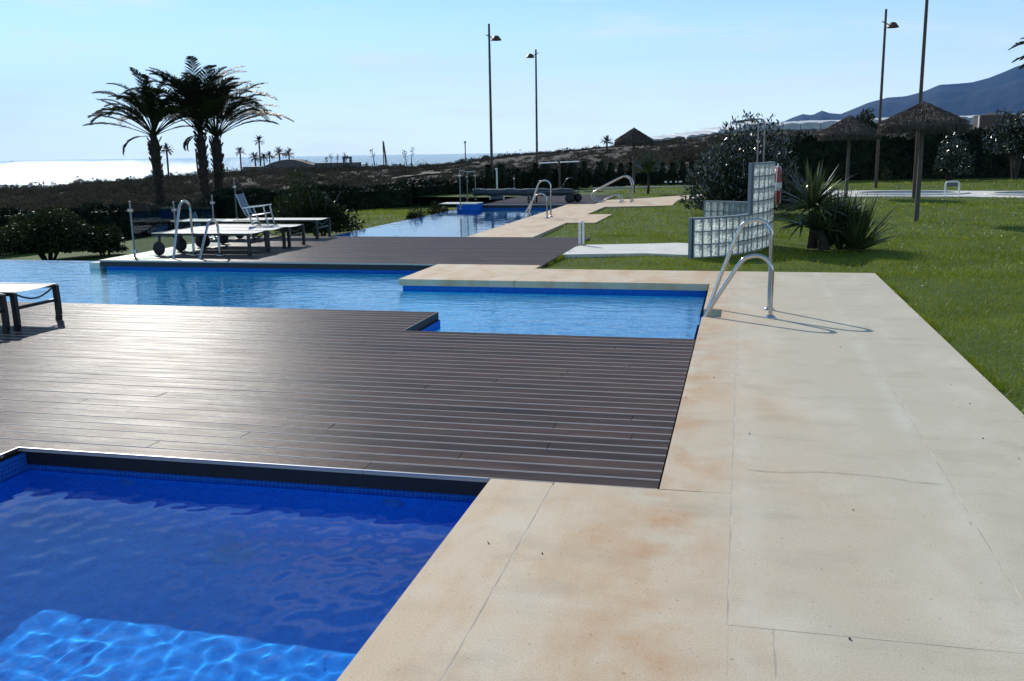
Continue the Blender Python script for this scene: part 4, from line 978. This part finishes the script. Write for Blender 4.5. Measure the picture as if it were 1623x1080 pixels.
# flat sunshade: one post, two thin pale wings
x, y = G(887, 40.5); t = thing("flat_sunshade", "flat sunshade with two thin pale wings on a single post", "sunshade", (x, y, -.1), YAW)
mb = MB(); mb.tube([(0, 0, 0), (0, 0, Z(887, 258, 40.5)+.1)], .045, 10); mb.build("post", MT['wood'], t, smooth=True)
for a, b_, lab in ((-.85, -.06, 0), (.08, .86, 0)):
    mb = MB(); mb.box(a, b_, -.45, .45, Z(887, 258, 40.5)+.1, Z(887, 258, 40.5)+.14); o = mb.build("wing", MT['white'], t); o.rotation_euler = (0, R_(-1.6), 0)

# ------------------------------------------------------------------ bushes
def bush(name, label, cat, loc, r, n, L, W, m, group=None, stems=5, up=.35, shell=.45, lumps=9, lump=.28, cz=None, core=.0, seed=0, flat=True):
    g = np.random.default_rng(seed+11)
    t = thing(name, label, cat, loc, 0, group); cz = cz if cz is not None else r[2]*.15
    C, d = blob_pts(n, (0, 0, cz), r, shell=shell, g=g, lumps=lumps, lump=lump, flat=flat)
    C = C[C[:, 2] > .02]
    quads("foliage", leaves(C, L, W, up=up, out=nrm(C-np.array([0, 0, cz])), ob=.8, g=g), m, t)
    mb = MB()
    for k in range(stems):
        a = 2*math.pi*k/stems; e = (r[0]*.6*math.cos(a), r[1]*.6*math.sin(a), cz+r[2]*.6)
        mb.tube([(.08*math.cos(a), .08*math.sin(a), 0), (e[0]*.4, e[1]*.4, e[2]*.5), e], [.035, .025, .012], 6)
    mb.build("stems", MT['bark'], t)
    return t
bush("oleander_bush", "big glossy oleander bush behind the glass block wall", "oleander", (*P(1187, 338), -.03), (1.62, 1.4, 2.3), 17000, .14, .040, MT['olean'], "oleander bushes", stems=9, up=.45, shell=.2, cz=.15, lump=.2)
bush("oleander_bush", "smaller glossy oleander bush behind the nearest umbrella, right of its pole", "oleander", (*G(1508, 44), -.05), (1.0, .8, 2.2), 4200, .14, .04, MT['olean'], "oleander bushes", stems=7, up=.4, shell=.3, seed=2)
bush("round_bush", "large round dark bush beyond the pool's overflow edge at the left", "bush", (*G(60, 23.5), -.95), (1.6, 1.2, .98), 19000, .09, .055, MT['bush'], "rounded garden bushes", stems=7, up=.2, cz=.35, shell=.3, seed=3, lump=.22)
bush("round_bush", "smaller bush touching the right side of the large round bush", "bush", (*G(152, 23.8), -.95), (.56, .5, .78), 2600, .08, .045, MT['bush'], "rounded garden bushes", stems=5, cz=.25, seed=4)
bush("tall_bush", "tall loose leafy bush behind the loungers, left of the grassy mound", "bush", (*G(500, 23.5), -.55), (1.0, .8, 1.55), 6500, .10, .055, MT['bush'], "rounded garden bushes", stems=8, up=.5, cz=.3, shell=.35, seed=5, lump=.4)
bush("tall_bush", "leafy bush just behind the beach chair, left half of the bush pair", "bush", (*G(462, 24.2), -.55), (.55, .6, 1.15), 2600, .10, .05, MT['bush'], "rounded garden bushes", stems=5, up=.5, cz=.3, shell=.35, seed=6, lump=.4)
for i, (px, t_, r, h, lb) in enumerate(((655, 27, .38, .42, "small dark round shrub on the edge of the grassy mound"), (693, 29.5, .5, .42, "small spiky shrub between the mound and the far pool"), (1409, 44, .35, .62, "small shrub under the nearest umbrella's left side, by the hedge"))):
    z = -.42 if px < 1000 else -.05
    bush("shrub", lb, "shrub", (*G(px, t_), z), (r, r, h), 900, .10, .02, MT['bush'], "small garden shrubs", stems=5, up=.6, cz=.15, seed=20+i)
bush("small_tree", "small leafy tree rising behind the second umbrella against the hills", "tree", (*G(1366, 56), .2), (1.05, 1.0, 1.1), 2600, .2, .09, MT['bush'], "trees beyond the hedge", stems=6, up=.9, cz=2.35, shell=.25, seed=7, lump=.5)
bush("hedge_tree", "grey-green tree at the right edge of the photo, in front of the hedge", "tree", (*G(1612, 44.5), -.05), (1.25, 1.2, 1.45), 4200, .16, .07, MT['olean'], "trees beyond the hedge", stems=7, up=.4, cz=1.95, shell=.3, seed=8, lump=.45, flat=False)
mb = MB(); x, y = G(1610, 44.4); mb.tube([(0, 0, 0), (.05, 0, .7), (-.05, 0, 1.4)], [.13, .1, .07], 10); o = mb.build("trunk", MT['bark'], [q for q in bpy.data.objects if q.name.startswith("hedge_tree")][0], smooth=True)
# low strap-leaved plants against the overflow wall
def rosette(n, L, W, up0, up1, g, c=(0, 0, 0), segs=3, bend=.35, cen=.04):
    """sword leaves: n leaves of `segs` quads"""
    a = g.uniform(0, 2*np.pi, n); e = np.radians(g.uniform(up0, up1, n)); Ls = L*g.uniform(.6, 1.1, n); out = []
    h = np.stack([np.cos(a), np.sin(a), 0*a], 1); s = np.stack([-np.sin(a), np.cos(a), 0*a], 1)
    tw = g.uniform(-.9, .9, n)[:, None]; s = nrm(s+np.array([0, 0, 1.])*tw)
    p = np.array(c)+h*cen*g.random((n, 1)); wd = lambda k: W*(.5+.5*min(1, k*4)) * (1-k**2.2)
    for i in range(segs):
        k0, k1 = i/segs, (i+1)/segs; ee = e-bend*k0*np.abs(np.cos(e)); d = h*np.cos(ee)[:, None]+np.array([0, 0, 1.])*np.sin(ee)[:, None]
        q = p+d*(Ls/segs)[:, None]; out.append(np.stack([p-s*wd(k0)/2, p+s*wd(k0)/2, q+s*(wd(k1)+.002)/2, q-s*(wd(k1)+.002)/2], 1)); p = q
    return np.concatenate(out)
def spiky(label, loc, items, cat="yucca", name="spiky_plant", group="sword-leaved plants", trunk=None, m='yucca', seed=0):
    g = np.random.default_rng(seed+5); t = thing(name, label, cat, loc, 0, group)
    quads("leaves", np.concatenate([rosette(n, L, W, u0, u1, g, c, bend=bd) for n, L, W, u0, u1, c, bd in items]), MT[m], t)
    if trunk:
        for q in trunk: mb = MB(); mb.tube([q[0], ((q[0][0]+q[1][0])/2+.03, q[0][1], (q[0][2]+q[1][2])/2), q[1]], [q[2], q[2]*.8, q[2]*.7], 10); mb.build("trunk", MT['trunk'], t, smooth=True)
    return t
x, y = P(1300, 392)
spiky("broad clump of spiky sword-leaved plants with short trunks on the lawn, left part", (x, y, -.03), [
    (130, .82, .05, -12, 88, (-.15, .1, .68), .45), (60, .62, .04, -25, 30, (-.3, -.1, .42), .5), (60, .5, .04, 10, 85, (.2, .2, .5), .3), (50, .55, .04, 0, 80, (-.05, -.2, .35), .3)], trunk=[((-.12, .1, 0), (-.15, .1, .62), .09), ((.05, -.12, 0), (-.05, -.2, .33), .10)], seed=1)
x, y = P(1345, 392)
spiky("upright clump of pale-edged sword leaves on the lawn, right part of the spiky group", (x, y, -.03), [
    (95, 1.0, .055, 50, 88, (-.12, .25, .05), .15), (90, .95, .055, 35, 85, (.18, .1, .02), .2), (70, .95, .055, 40, 85, (-.3, .0, .05), .2), (60, .8, .05, 20, 80, (.05, -.2, 0), .3), (40, .6, .045, 15, 75, (.2, -.05, .0), .3), (40, .5, .04, 10, 80, (-.15, -.15, .0), .3)], seed=2)
x, y = P(1027, 306)
spiky("thin upright yucca on a slender stem beside the farthest umbrella", (x, y, -.03), [(90, .95, .07, 20, 88, (0, 0, .75), .35)], trunk=[((0, 0, 0), (0, 0, .78), .06)], seed=3)
x, y = G(182, 16.2)
spiky("low strappy green plants against the pool's overflow wall by the deck corner", (x, y, -.9), [(60, .75, .03, 35, 85, (dx, dy, 0), .5) for dx, dy in ((0, 0), (-.35, .1), (.35, .2), (-.6, .1), (.6, .5))], cat="plant", name="strappy_plant", seed=4, m='bush')

# ------------------------------------------------------------------ palms
def frond(L, g, W=.34, nl=46, droop=1.0, e0=60, pet=.22):
    """rachis from origin along +x, rising e0 degrees and drooping; returns quads (leaflets) and rachis path"""
    path = []; p = np.zeros(3); e = math.radians(e0); N = 16
    for i in range(N+1):
        path.append(p.copy()); k = i/N; ee = e-droop*1.7*k**1.6
        p = p+np.array([math.cos(ee), 0, math.sin(ee)])*L/N
    path = np.array(path); out = []
    for i in range(nl):
        k = pet+(1-pet)*(i+.5)/nl; f = k*N; a = int(f); q = path[a]+(path[min(a+1, N)]-path[a])*(f-a); tdir = nrm(path[min(a+1, N)]-path[max(a-1, 0)])
        ll = W*math.sin(math.pi*min(1, .12+.86*(k-pet)/(1-pet)))**.6*(1-.35*k)
        for s in (-1, 1):
            d = nrm(tdir*.75+np.array([0, s, 0])*.75+np.array([0, 0, .28])+g.normal(size=3)*.10); e_ = q+d*ll; e_ = e_+np.array([0, 0, -.22*ll])
            wv = np.cross(d, [0, 0, 1.]); wv = nrm(wv+np.array([0, 0, .6])*s)*.020; md = (q+e_)/2+np.array([0, 0, .05*ll])
            out.append([q-wv*.5, q+wv*.5, md+wv, md-wv]); out.append([md-wv, md+wv, e_+wv*.15, e_-wv*.15])
    return np.array(out), path
def rotz(V, a): c, s = math.cos(a), math.sin(a); return V@np.array([[c, s, 0], [-s, c, 0], [0, 0, 1.]])
def palm(label, px, t_, ytop_trunk, zb, r0, L, nf, seed, group, lean=0, spread=(8, 84), extra=()):
    g = np.random.default_rng(seed); x, y = G(px, t_); h = Z(px, ytop_trunk, t_)-zb
    t = thing("palm_tree", label, "palm tree", (x, y, zb), YAW, group)
    mb = MB(); N = 22; pth = []; rs = []
    for i in range(N+1):
        k = i/N; pth.append((lean*k*k, .0, h*k)); rs.append(r0*(.86+.28*k+.06*(i % 2)) if k < .93 else r0*(1.05-.5*(k-.93)/.07))
    mb.tube(pth, rs, 14)      # and its boots: stubs of cut leaf bases on the trunk
    for i in range(int(90*h/2.2)):
        k = g.uniform(.15, 1.0); a = g.uniform(0, 2*math.pi); rr = r0*(.88+.3*k); b0 = Vector((lean*k*k+rr*math.cos(a)*.9, rr*math.sin(a)*.9, h*k-.05)); ln = .10+.10*k
        mb.bar(b0, b0+Vector((math.cos(a)*ln*.55, math.sin(a)*ln*.55, ln)), .06, .03)
    mb.build("trunk", MT['trunk'], t)
    Q = []; rb = MB()
    specs = [(g.uniform(*spread) if j > nf*.25 else g.uniform(60, 90), 2*math.pi*j*.618034+g.normal()*.1, L*g.uniform(.82, 1.08), g.uniform(.75, 1.2)) for j in range(nf)]+list(extra)
    for e0, az, LL, dr in specs:
        q, path = frond(LL, g, W=.42*LL/2.4+.05, droop=dr*(.92 if e0 > 45 else .66), e0=e0, pet=.30)
        o = np.array([lean, 0, h-.03]); Q.append(rotz(q.reshape(-1, 3), az).reshape(-1, 4, 3)+o)
        pr = rotz(path, az)+o; rb.tube([tuple(v) for v in pr[::2]], [.02*(1-.8*i/8) for i in range(9)], 5)
    quads("fronds", np.concatenate(Q), MT['palm'], t); rb.build("frond_ribs", MT['palm'], t, smooth=True)
    return t
gp = "three big feathery palms before the sea"
palm("big feathery palm standing a little apart, left of the three", 247, 36, 216, -1.0, .16, 2.75, 44, 1, gp, spread=(30, 84), extra=[(22, math.pi, 2.7, .55), (32, math.pi+.12, 2.5, .6), (45, math.pi-.1, 2.6, .5), (5, math.pi+.3, 1.5, 1.6), (25, .1, 2.2, 1.0)])
palm("big feathery palm in the middle of the three, tallest crown", 321, 36.5, 212, -1.0, .15, 3.35, 48, 2, gp, lean=-.02, spread=(40, 88), extra=[(-10, math.pi, 1.0, 1.6), (-20, math.pi+.4, .9, 1.5)])
palm("big feathery palm on the right of the three, long drooping right fronds", 344, 37, 218, -1.0, .165, 3.05, 44, 3, gp, lean=.02, spread=(35, 86), extra=[(30, 0, 2.6, .85), (48, .08, 2.9, .75), (40, -.15, 2.4, .8), (60, 0, 2.8, .7)])
g_r = palm("palm whose frond tips reach in at the top right corner", 1706, 30, 100, -.1, .22, 2.3, 40, 9, "palm at the frame's right edge", spread=(5, 80), extra=[(30, math.pi, 2.3, .7), (12, math.pi+.1, 2.2, .8), (-5, math.pi, 2.0, .8)])
# small far palms: short-frond crowns
def small_palm(label, px, yc, yb, rpx, t_, seed, group="small palms on the shore", up=(-35, 88), n=34):
    g = np.random.default_rng(seed); x, y = G(px, t_); k = t_/FPX; zc = Z(px, yc, t_); zb = Z(px, yb, t_); R0 = rpx*k
    t = thing("small_palm", label, "palm tree", (x, y, zb), 0, group)
    mb = MB(); h = zc-zb; mb.tube([(0, 0, -.4), (.0, 0, h*.5), (0, 0, h)], [R0*.13, R0*.11, R0*.13], 8); mb.build("trunk", MT['trunk'], t, smooth=True)
    Q = []
    for j in range(n):
        e = g.uniform(*up); q, path = frond(R0*g.uniform(.85, 1.15), g, W=R0*.24, nl=7, droop=.45, e0=e, pet=.1)
        s = q; c = (s[:, 0]+s[:, 1])/2
        Q.append(rotz(q.reshape(-1, 3), 2*math.pi*j*.618).reshape(-1, 4, 3)+np.array([0, 0, h]))
    Q = np.concatenate(Q); cen = Q.mean(1, keepdims=True)
    # widen leaflets to read at distance
    a = Q[:, 1]-Q[:, 0]; ln = np.linalg.norm(a, axis=1, keepdims=True); w_ = nrm(a)*R0*.035
    Q[:, 0] -= w_; Q[:, 1] += w_; Q[:, 2] += w_*.8; Q[:, 3] -= w_*.8
    quads("fronds", Q, MT['palm'], t); return t
sp = [(265, 238, 283, 12, 110, "small slim palm between the big palm trunks and the sea, alone at the left"), (381, 242, 266, 10, 150, "small palm standing alone at the left end of the low building"),
      (412, 224, 264, 10.5, 152, "tallest of the small palms clustered on the low building's mound"), (404, 250, 264, 11, 150, "small palm at the lower left of the shore cluster"),
      (418, 249, 263, 9, 154, "small palm directly under the tallest one of the shore cluster"), (427, 247, 262, 8, 156, "narrow small palm in the middle of the shore cluster"),
      (443, 243, 258, 12, 150, "bushy small palm right of the middle of the shore cluster"), (458, 244, 256, 10.5, 153, "rightmost small palm of the shore cluster"), (484, 259, 263, 6.5, 148, "tiny low palm right of the mound")]
for i, (px, yc, yb, rp, t_, lb_) in enumerate(sp): small_palm(lb_, px, yc, yb, rp, t_, 30+i)
small_palm("dense bushy palm on the scrub ridge, left of the farthest umbrella", 962, 226, 238, 12, 190, 50, "palms on the ridge", up=(-15, 90), n=44)

# agave flower stalks
for i, (px, y0, y1, t_, lb_) in enumerate(((516, 262, 249, 140, "thin agave stalk, leftmost above the flat roofed building"), (524, 262, 244, 140, "agave stalk with small tufts, second from the left"), (534, 262, 245, 142, "bare agave stalk left of the small roof frame"), (543, 262, 242, 143, "branched agave stalk right above the small roof frame"), (548, 256, 247, 143, "short agave stalk touching the small roof frame's right side"), (594, 262, 237, 120, "leaning agave stalk left of the thin tripod poles"), (645, 262, 238, 125, "bare leaning agave stalk, left of a branched one"), (651, 260, 234, 125, "branched agave stalk right of the bare leaning one"))):
    x, y = G(px, t_); k = t_/FPX; zb = Z(px, y0, t_); h = Z(px, y1, t_)-zb
    t = thing("agave_stalk", lb_, "agave stalk", (x, y, zb-.5), YAW, "agave flower stalks against the sea"); ln = (.25 if i in (3, 7) else (-.35 if i in (5, 6) else .05))
    mb = MB(); mb.tube([(0, 0, 0), (ln*.5, 0, (h+.5)*.5), (ln, 0, h+.5)], [.07, .05, .03], 6); mb.build("stalk", MT['bark'], t)
    g = np.random.default_rng(i); m = 26; zz = (h+.5)*g.uniform(.6, 1.0, m); s_ = g.choice([-1, 1], m); c = np.stack([ln*(zz/(h+.5))+s_*g.uniform(.05, .3, m), g.normal(size=m)*.08, zz], 1)
    quads("flower_tufts", leaves(c, .22, .12, up=.2, g=g), MT['scrub'], t)

# ------------------------------------------------------------------ poles, sheds, building, greenhouses
x, y = G(609, 118); t = thing("tripod_pole", "thin dark tripod of poles against the sea", "pole", (x, y, Z(609, 258, 118)-.4), YAW); h = Z(609, 224, 118)-Z(609, 258, 118)+.4
for a, b_ in (((-.1, 0, 0), (-.1, 0, h)), ((.32, 0, 0), (-.02, 0, h*.97)), ((.1, .4, 0), (-.05, 0, h*.95))): mb = MB(); mb.tube([a, b_], .06, 8); mb.build("leg", MT['lamp'], t, smooth=True)
x, y = G(737.5, 140); t = thing("slim_post", "short pale post on the crest where the scrub rises from the sea", "post", (x, y, Z(737, 252, 140)-.5)); h = Z(737, 227, 140)-Z(737, 252, 140)+.5
mb = MB(); mb.tube([(0, 0, 0), (0, 0, h)], .08, 8); mb.build("pole", MT['lamp'], t, smooth=True)
mb = MB(); mb.box(-.14, .14, -.1, .1, h-.02, h+.22); mb.build("cap", MT['lamp'], t)
x, y = G(311.5, 60); mb = MB(); mb.tube([(0, 0, 0), (0, 0, Z(311, 236, 60)-Z(311, 300, 60))], .055, 8); o = mb.build("slim_post", MT['lamp'], smooth=True); o.location = (x, y, Z(311, 300, 60)); tag(o, "slim dark post just left of the middle palm's trunk", "post")

T_ = 145; kk = T_/FPX; x, y = G(383, T_); bz = Z(383, 282, T_)
t = thing("low_building", "long low dark building with a humped roof in front of the sea", "building", (x, y, bz), YAW)
def bx(px): return (px-383)*kk
def bzv(yy): return Z(430, yy, T_)-bz+ (0)
mb = MB(); mb.box(bx(383), bx(497), 0, 9, -1, bzv(264)); mb.build("wall", MT['render'], t)
mb = MB(); mb.box(bx(497.2), bx(558), .2, 9, -1, bzv(260)); mb.build("wall", MT['render'], t)
mb = MB(); hp = [(415, 265), (422, 261.5), (432, 257.5), (444, 254.5), (455, 253.3), (466, 254), (478, 257), (488, 260.5), (500, 263.5)]
n = len(hp); mb.add([(bx(px), -.1, bzv(266)) for px, _ in hp]+[(bx(px), -.1, bzv(yy)) for px, yy in hp]+[(bx(px), 6, bzv(266)) for px, _ in hp]+[(bx(px), 6, bzv(yy)) for px, yy in hp],
    [(i, i+1, n+i+1, n+i) for i in range(n-1)]+[(n+i, n+i+1, 3*n+i+1, 3*n+i) for i in range(n-1)]+[(2*n+i+1, 2*n+i, 3*n+i, 3*n+i+1) for i in range(n-1)]); mb.build("humped_roof", MT['render'], t)
mb = MB(); mb.box(bx(383.5), bx(410), .05, 4, bzv(264)+.01, bzv(263.4)); mb.box(bx(498), bx(552), .3, 4, bzv(260)+.01, bzv(259.2)); mb.build("roof_edge", MT['white'], t)
mb = MB(); z0, z1 = bzv(259.8), bzv(253.5); a, b_ = bx(541), bx(554)
mb.box(a, a+.25, 1, 2, z0, z1); mb.box(b_-.25, b_, 1, 2, z0, z1); mb.box(a, b_, .98, 2.02, z1, z1+.3); mb.build("roof_frame", MT['render'], t)

def greenhouse(label, px0, px1, y0, y1, yb, t_, seed, spans=None, group="pale plastic greenhouses on the far slope"):
    g = random.Random(seed); pm = (px0+px1)/2; x, y = G(px0, t_); kk = t_/FPX; zb = min(Z(px0, yb[0], t_), Z(px1, yb[1], t_))-2
    t = thing("greenhouse", label, "greenhouse", (x, y, zb), 0, group); x1, y1_ = G(px1, t_); d = Vector((x1-x, y1_-y, 0)); L = d.length; t.rotation_euler = (0, 0, math.atan2(d.y, d.x))
    n = spans or max(3, int(L/9)); dep = 46; vs = []; N = n*4
    for q, yy in ((0, 0), (1, 0), (2, dep*.5), (3, dep)):
        for i in range(N+1):
            k = i/N; px = px0+(px1-px0)*k; eave = Z(px, y0+(y1-y0)*k, t_)-zb; hump = abs(math.sin(math.pi*i/4))*.5+g.uniform(-.12, .12)
            vs.append((L*k, yy+(0.0 if q else 0), (Z(px, yb[0]+(yb[1]-yb[0])*k, t_)-zb-2) if q == 0 else eave-1.0+hump*(1+.2*q)+(.0, 0, .9, 1.3)[q]))
    mb = MB(); mb.add(vs, [(r*(N+1)+i, r*(N+1)+i+1, (r+1)*(N+1)+i+1, (r+1)*(N+1)+i) for r in (1, 2) for i in range(N)]); mb.build("roof", MT['plastic'], t)
    mb = MB(); mb.add(vs[:2*(N+1)], [(i, i+1, N+1+i+1, N+1+i) for i in range(N)]); mb.build("side_wall", MT['ghwall'], t)
    mb = MB()
    for i in range(0, N+1, 4): mb.tube([(L*i/N, -.1, vs[i][2]), (L*i/N, -.1, vs[N+1+i][2])], .12, 5)
    mb.build("frame_posts", MT['wood'], t)
    return t
gh = [(1030, 1085, 221, 214, (226, 222), 450), (1088, 1142, 214, 208, (221, 217), 430), (1138, 1180, 205, 201, (216, 214), 420), (1176, 1232, 197, 193, (208, 207), 440), (1236, 1330, 196, 191, (208, 206), 430), (1333, 1402, 191, 189, (205, 204), 450), (1406, 1478, 188, 186, (204, 203), 455), (1482, 1560, 186, 184, (203, 202), 440), (1563, 1660, 184, 181, (202, 200), 450)]
for i, (a, b_, c, d, e, t_) in enumerate(gh):
    greenhouse("pale plastic greenhouse on the far slope, %s in the line from the left" % words(i), a, b_, c, d, e, t_, i)
x, y = G(1550, 150); t = thing("shed", "dark flat shed with a pale left corner in front of the greenhouses", "shed", (x, y, Z(1550, 212, 150)), YAW+R_(-8)); kk = .1
mb = MB(); mb.box(0, 6.0, 0, 3, 0, Z(1550, 184.5, 150)-Z(1550, 212, 150)); mb.build("wall", MT['ghwall'], t).data.materials[0] = MT['lamp']
mb = MB(); hh = Z(1550, 184.5, 150)-Z(1550, 212, 150); mb.add([(-.1, -.1, hh), (6.1, -.1, hh), (6.1, 3.1, hh), (-.1, 3.1, hh), (2.2, 1.5, hh+.45)], [(0, 1, 4), (1, 2, 4), (2, 3, 4), (3, 0, 4)]); mb.build("roof", MT['lamp'], t)
mb = MB(); mb.box(-.16, -.01, -.1, .3, 0, hh); mb.build("corner_post", MT['path'], t)

# ------------------------------------------------------------------ children's pool
sheet("paving", KID, -.08, -.012, MT['path'])
def oval(cx, cy, rx, ry, n=48): return [(cx+rx*math.cos(2*math.pi*i/n), cy+ry*math.sin(2*math.pi*i/n)) for i in range(n)]
def ringmesh(cx, cy, rx, ry, wd, z0, z1):
    a, b_ = oval(cx, cy, rx+wd, ry+wd), oval(cx, cy, rx, ry); n = len(a); mb = MB()
    vs = [(*p, z0) for p in a]+[(*p, z1) for p in a]+[(*p, z1) for p in b_]+[(*p, z0) for p in b_]
    mb.add(vs, [(k*n+i, k*n+(i+1) % n, (k+1)*n+(i+1) % n, (k+1)*n+i) for k in range(3) for i in range(n)]); return mb
for i, (px, py, rx, ry) in enumerate(((1440, 306.2, 1.65, 1.25), (1660, 307.0, 1.6, 1.1))):
    cx_, cy_ = P(px, py); rim = ringmesh(cx_, cy_, rx, ry, .30, -.01, .035); tag(rim.build("childrens_pool_rim", MT['path'], smooth=True), kind='structure')
    mb = MB(); mb.prism(oval(cx_, cy_, rx+.01, ry+.01), -.011, -.006); tag(mb.build("childrens_pool_water", MT['kidtile']), kind='structure')
x, y = P(1497.5, 310.5); t = thing("white_rail", "small white arched rail beside the children's pool", "rail", (x, y, -.01), R_(4))
mb = MB(); mb.tube(smooth_path([(0, 0, 0), (0, 0, .33), (.015, 0, .42), (.08, 0, .46), (.34, 0, .46), (.405, 0, .42), (.42, 0, .33), (.42, 0, 0)], 4), .028, 10); mb.build("arch", MT['white'], t, smooth=True)
mb = MB(); mb.box(.04, .38, -.01, .01, .31, .43); mb.build("panel", MT['kidtile'], t)

x, y = G(20, 8000); t = thing("cargo_ship", "tiny dark ship on the sea horizon at the far left", "ship", (x, y, -12), YAW)
mb = MB(); mb.add([(-9, -2, 0), (8, -2, 0), (8, 2, 0), (-9, 2, 0), (-10, -2.4, 3), (11, -.3, 3.6), (11, .3, 3.6), (-10, 2.4, 3)], [(3, 2, 1, 0), (4, 5, 6, 7), (0, 1, 5, 4), (1, 2, 6, 5), (2, 3, 7, 6), (3, 0, 4, 7)]); mb.build("hull", MT['frame'], t)
mb = MB(); mb.box(-7, -2, -1.6, 1.6, 2.9, 8); mb.build("bridge", MT['frame'], t)
mb = MB(); mb.tube([(3, 0, 3), (3, 0, 9)], .3, 6); mb.build("mast", MT['frame'], t)
# ------------------------------------------------------------------ sea air
mb = MB(); mb.box(-15500, 15500, -1500, 15500, -24, 1400)
hm = bpy.data.materials.new("sea_haze"); hm.use_nodes = True; hn = hm.node_tree.nodes; hn.remove(hn['Principled BSDF'])
pv = hn.new('ShaderNodeVolumePrincipled'); pv.inputs['Color'].default_value = (.09, .40, 1, 1); pv.inputs['Density'].default_value = 2.9e-5; pv.inputs['Anisotropy'].default_value = .2
hm.node_tree.links.new(pv.outputs[0], hn['Material Output'].inputs['Volume'])
tag(mb.build("haze", hm), kind='stuff')
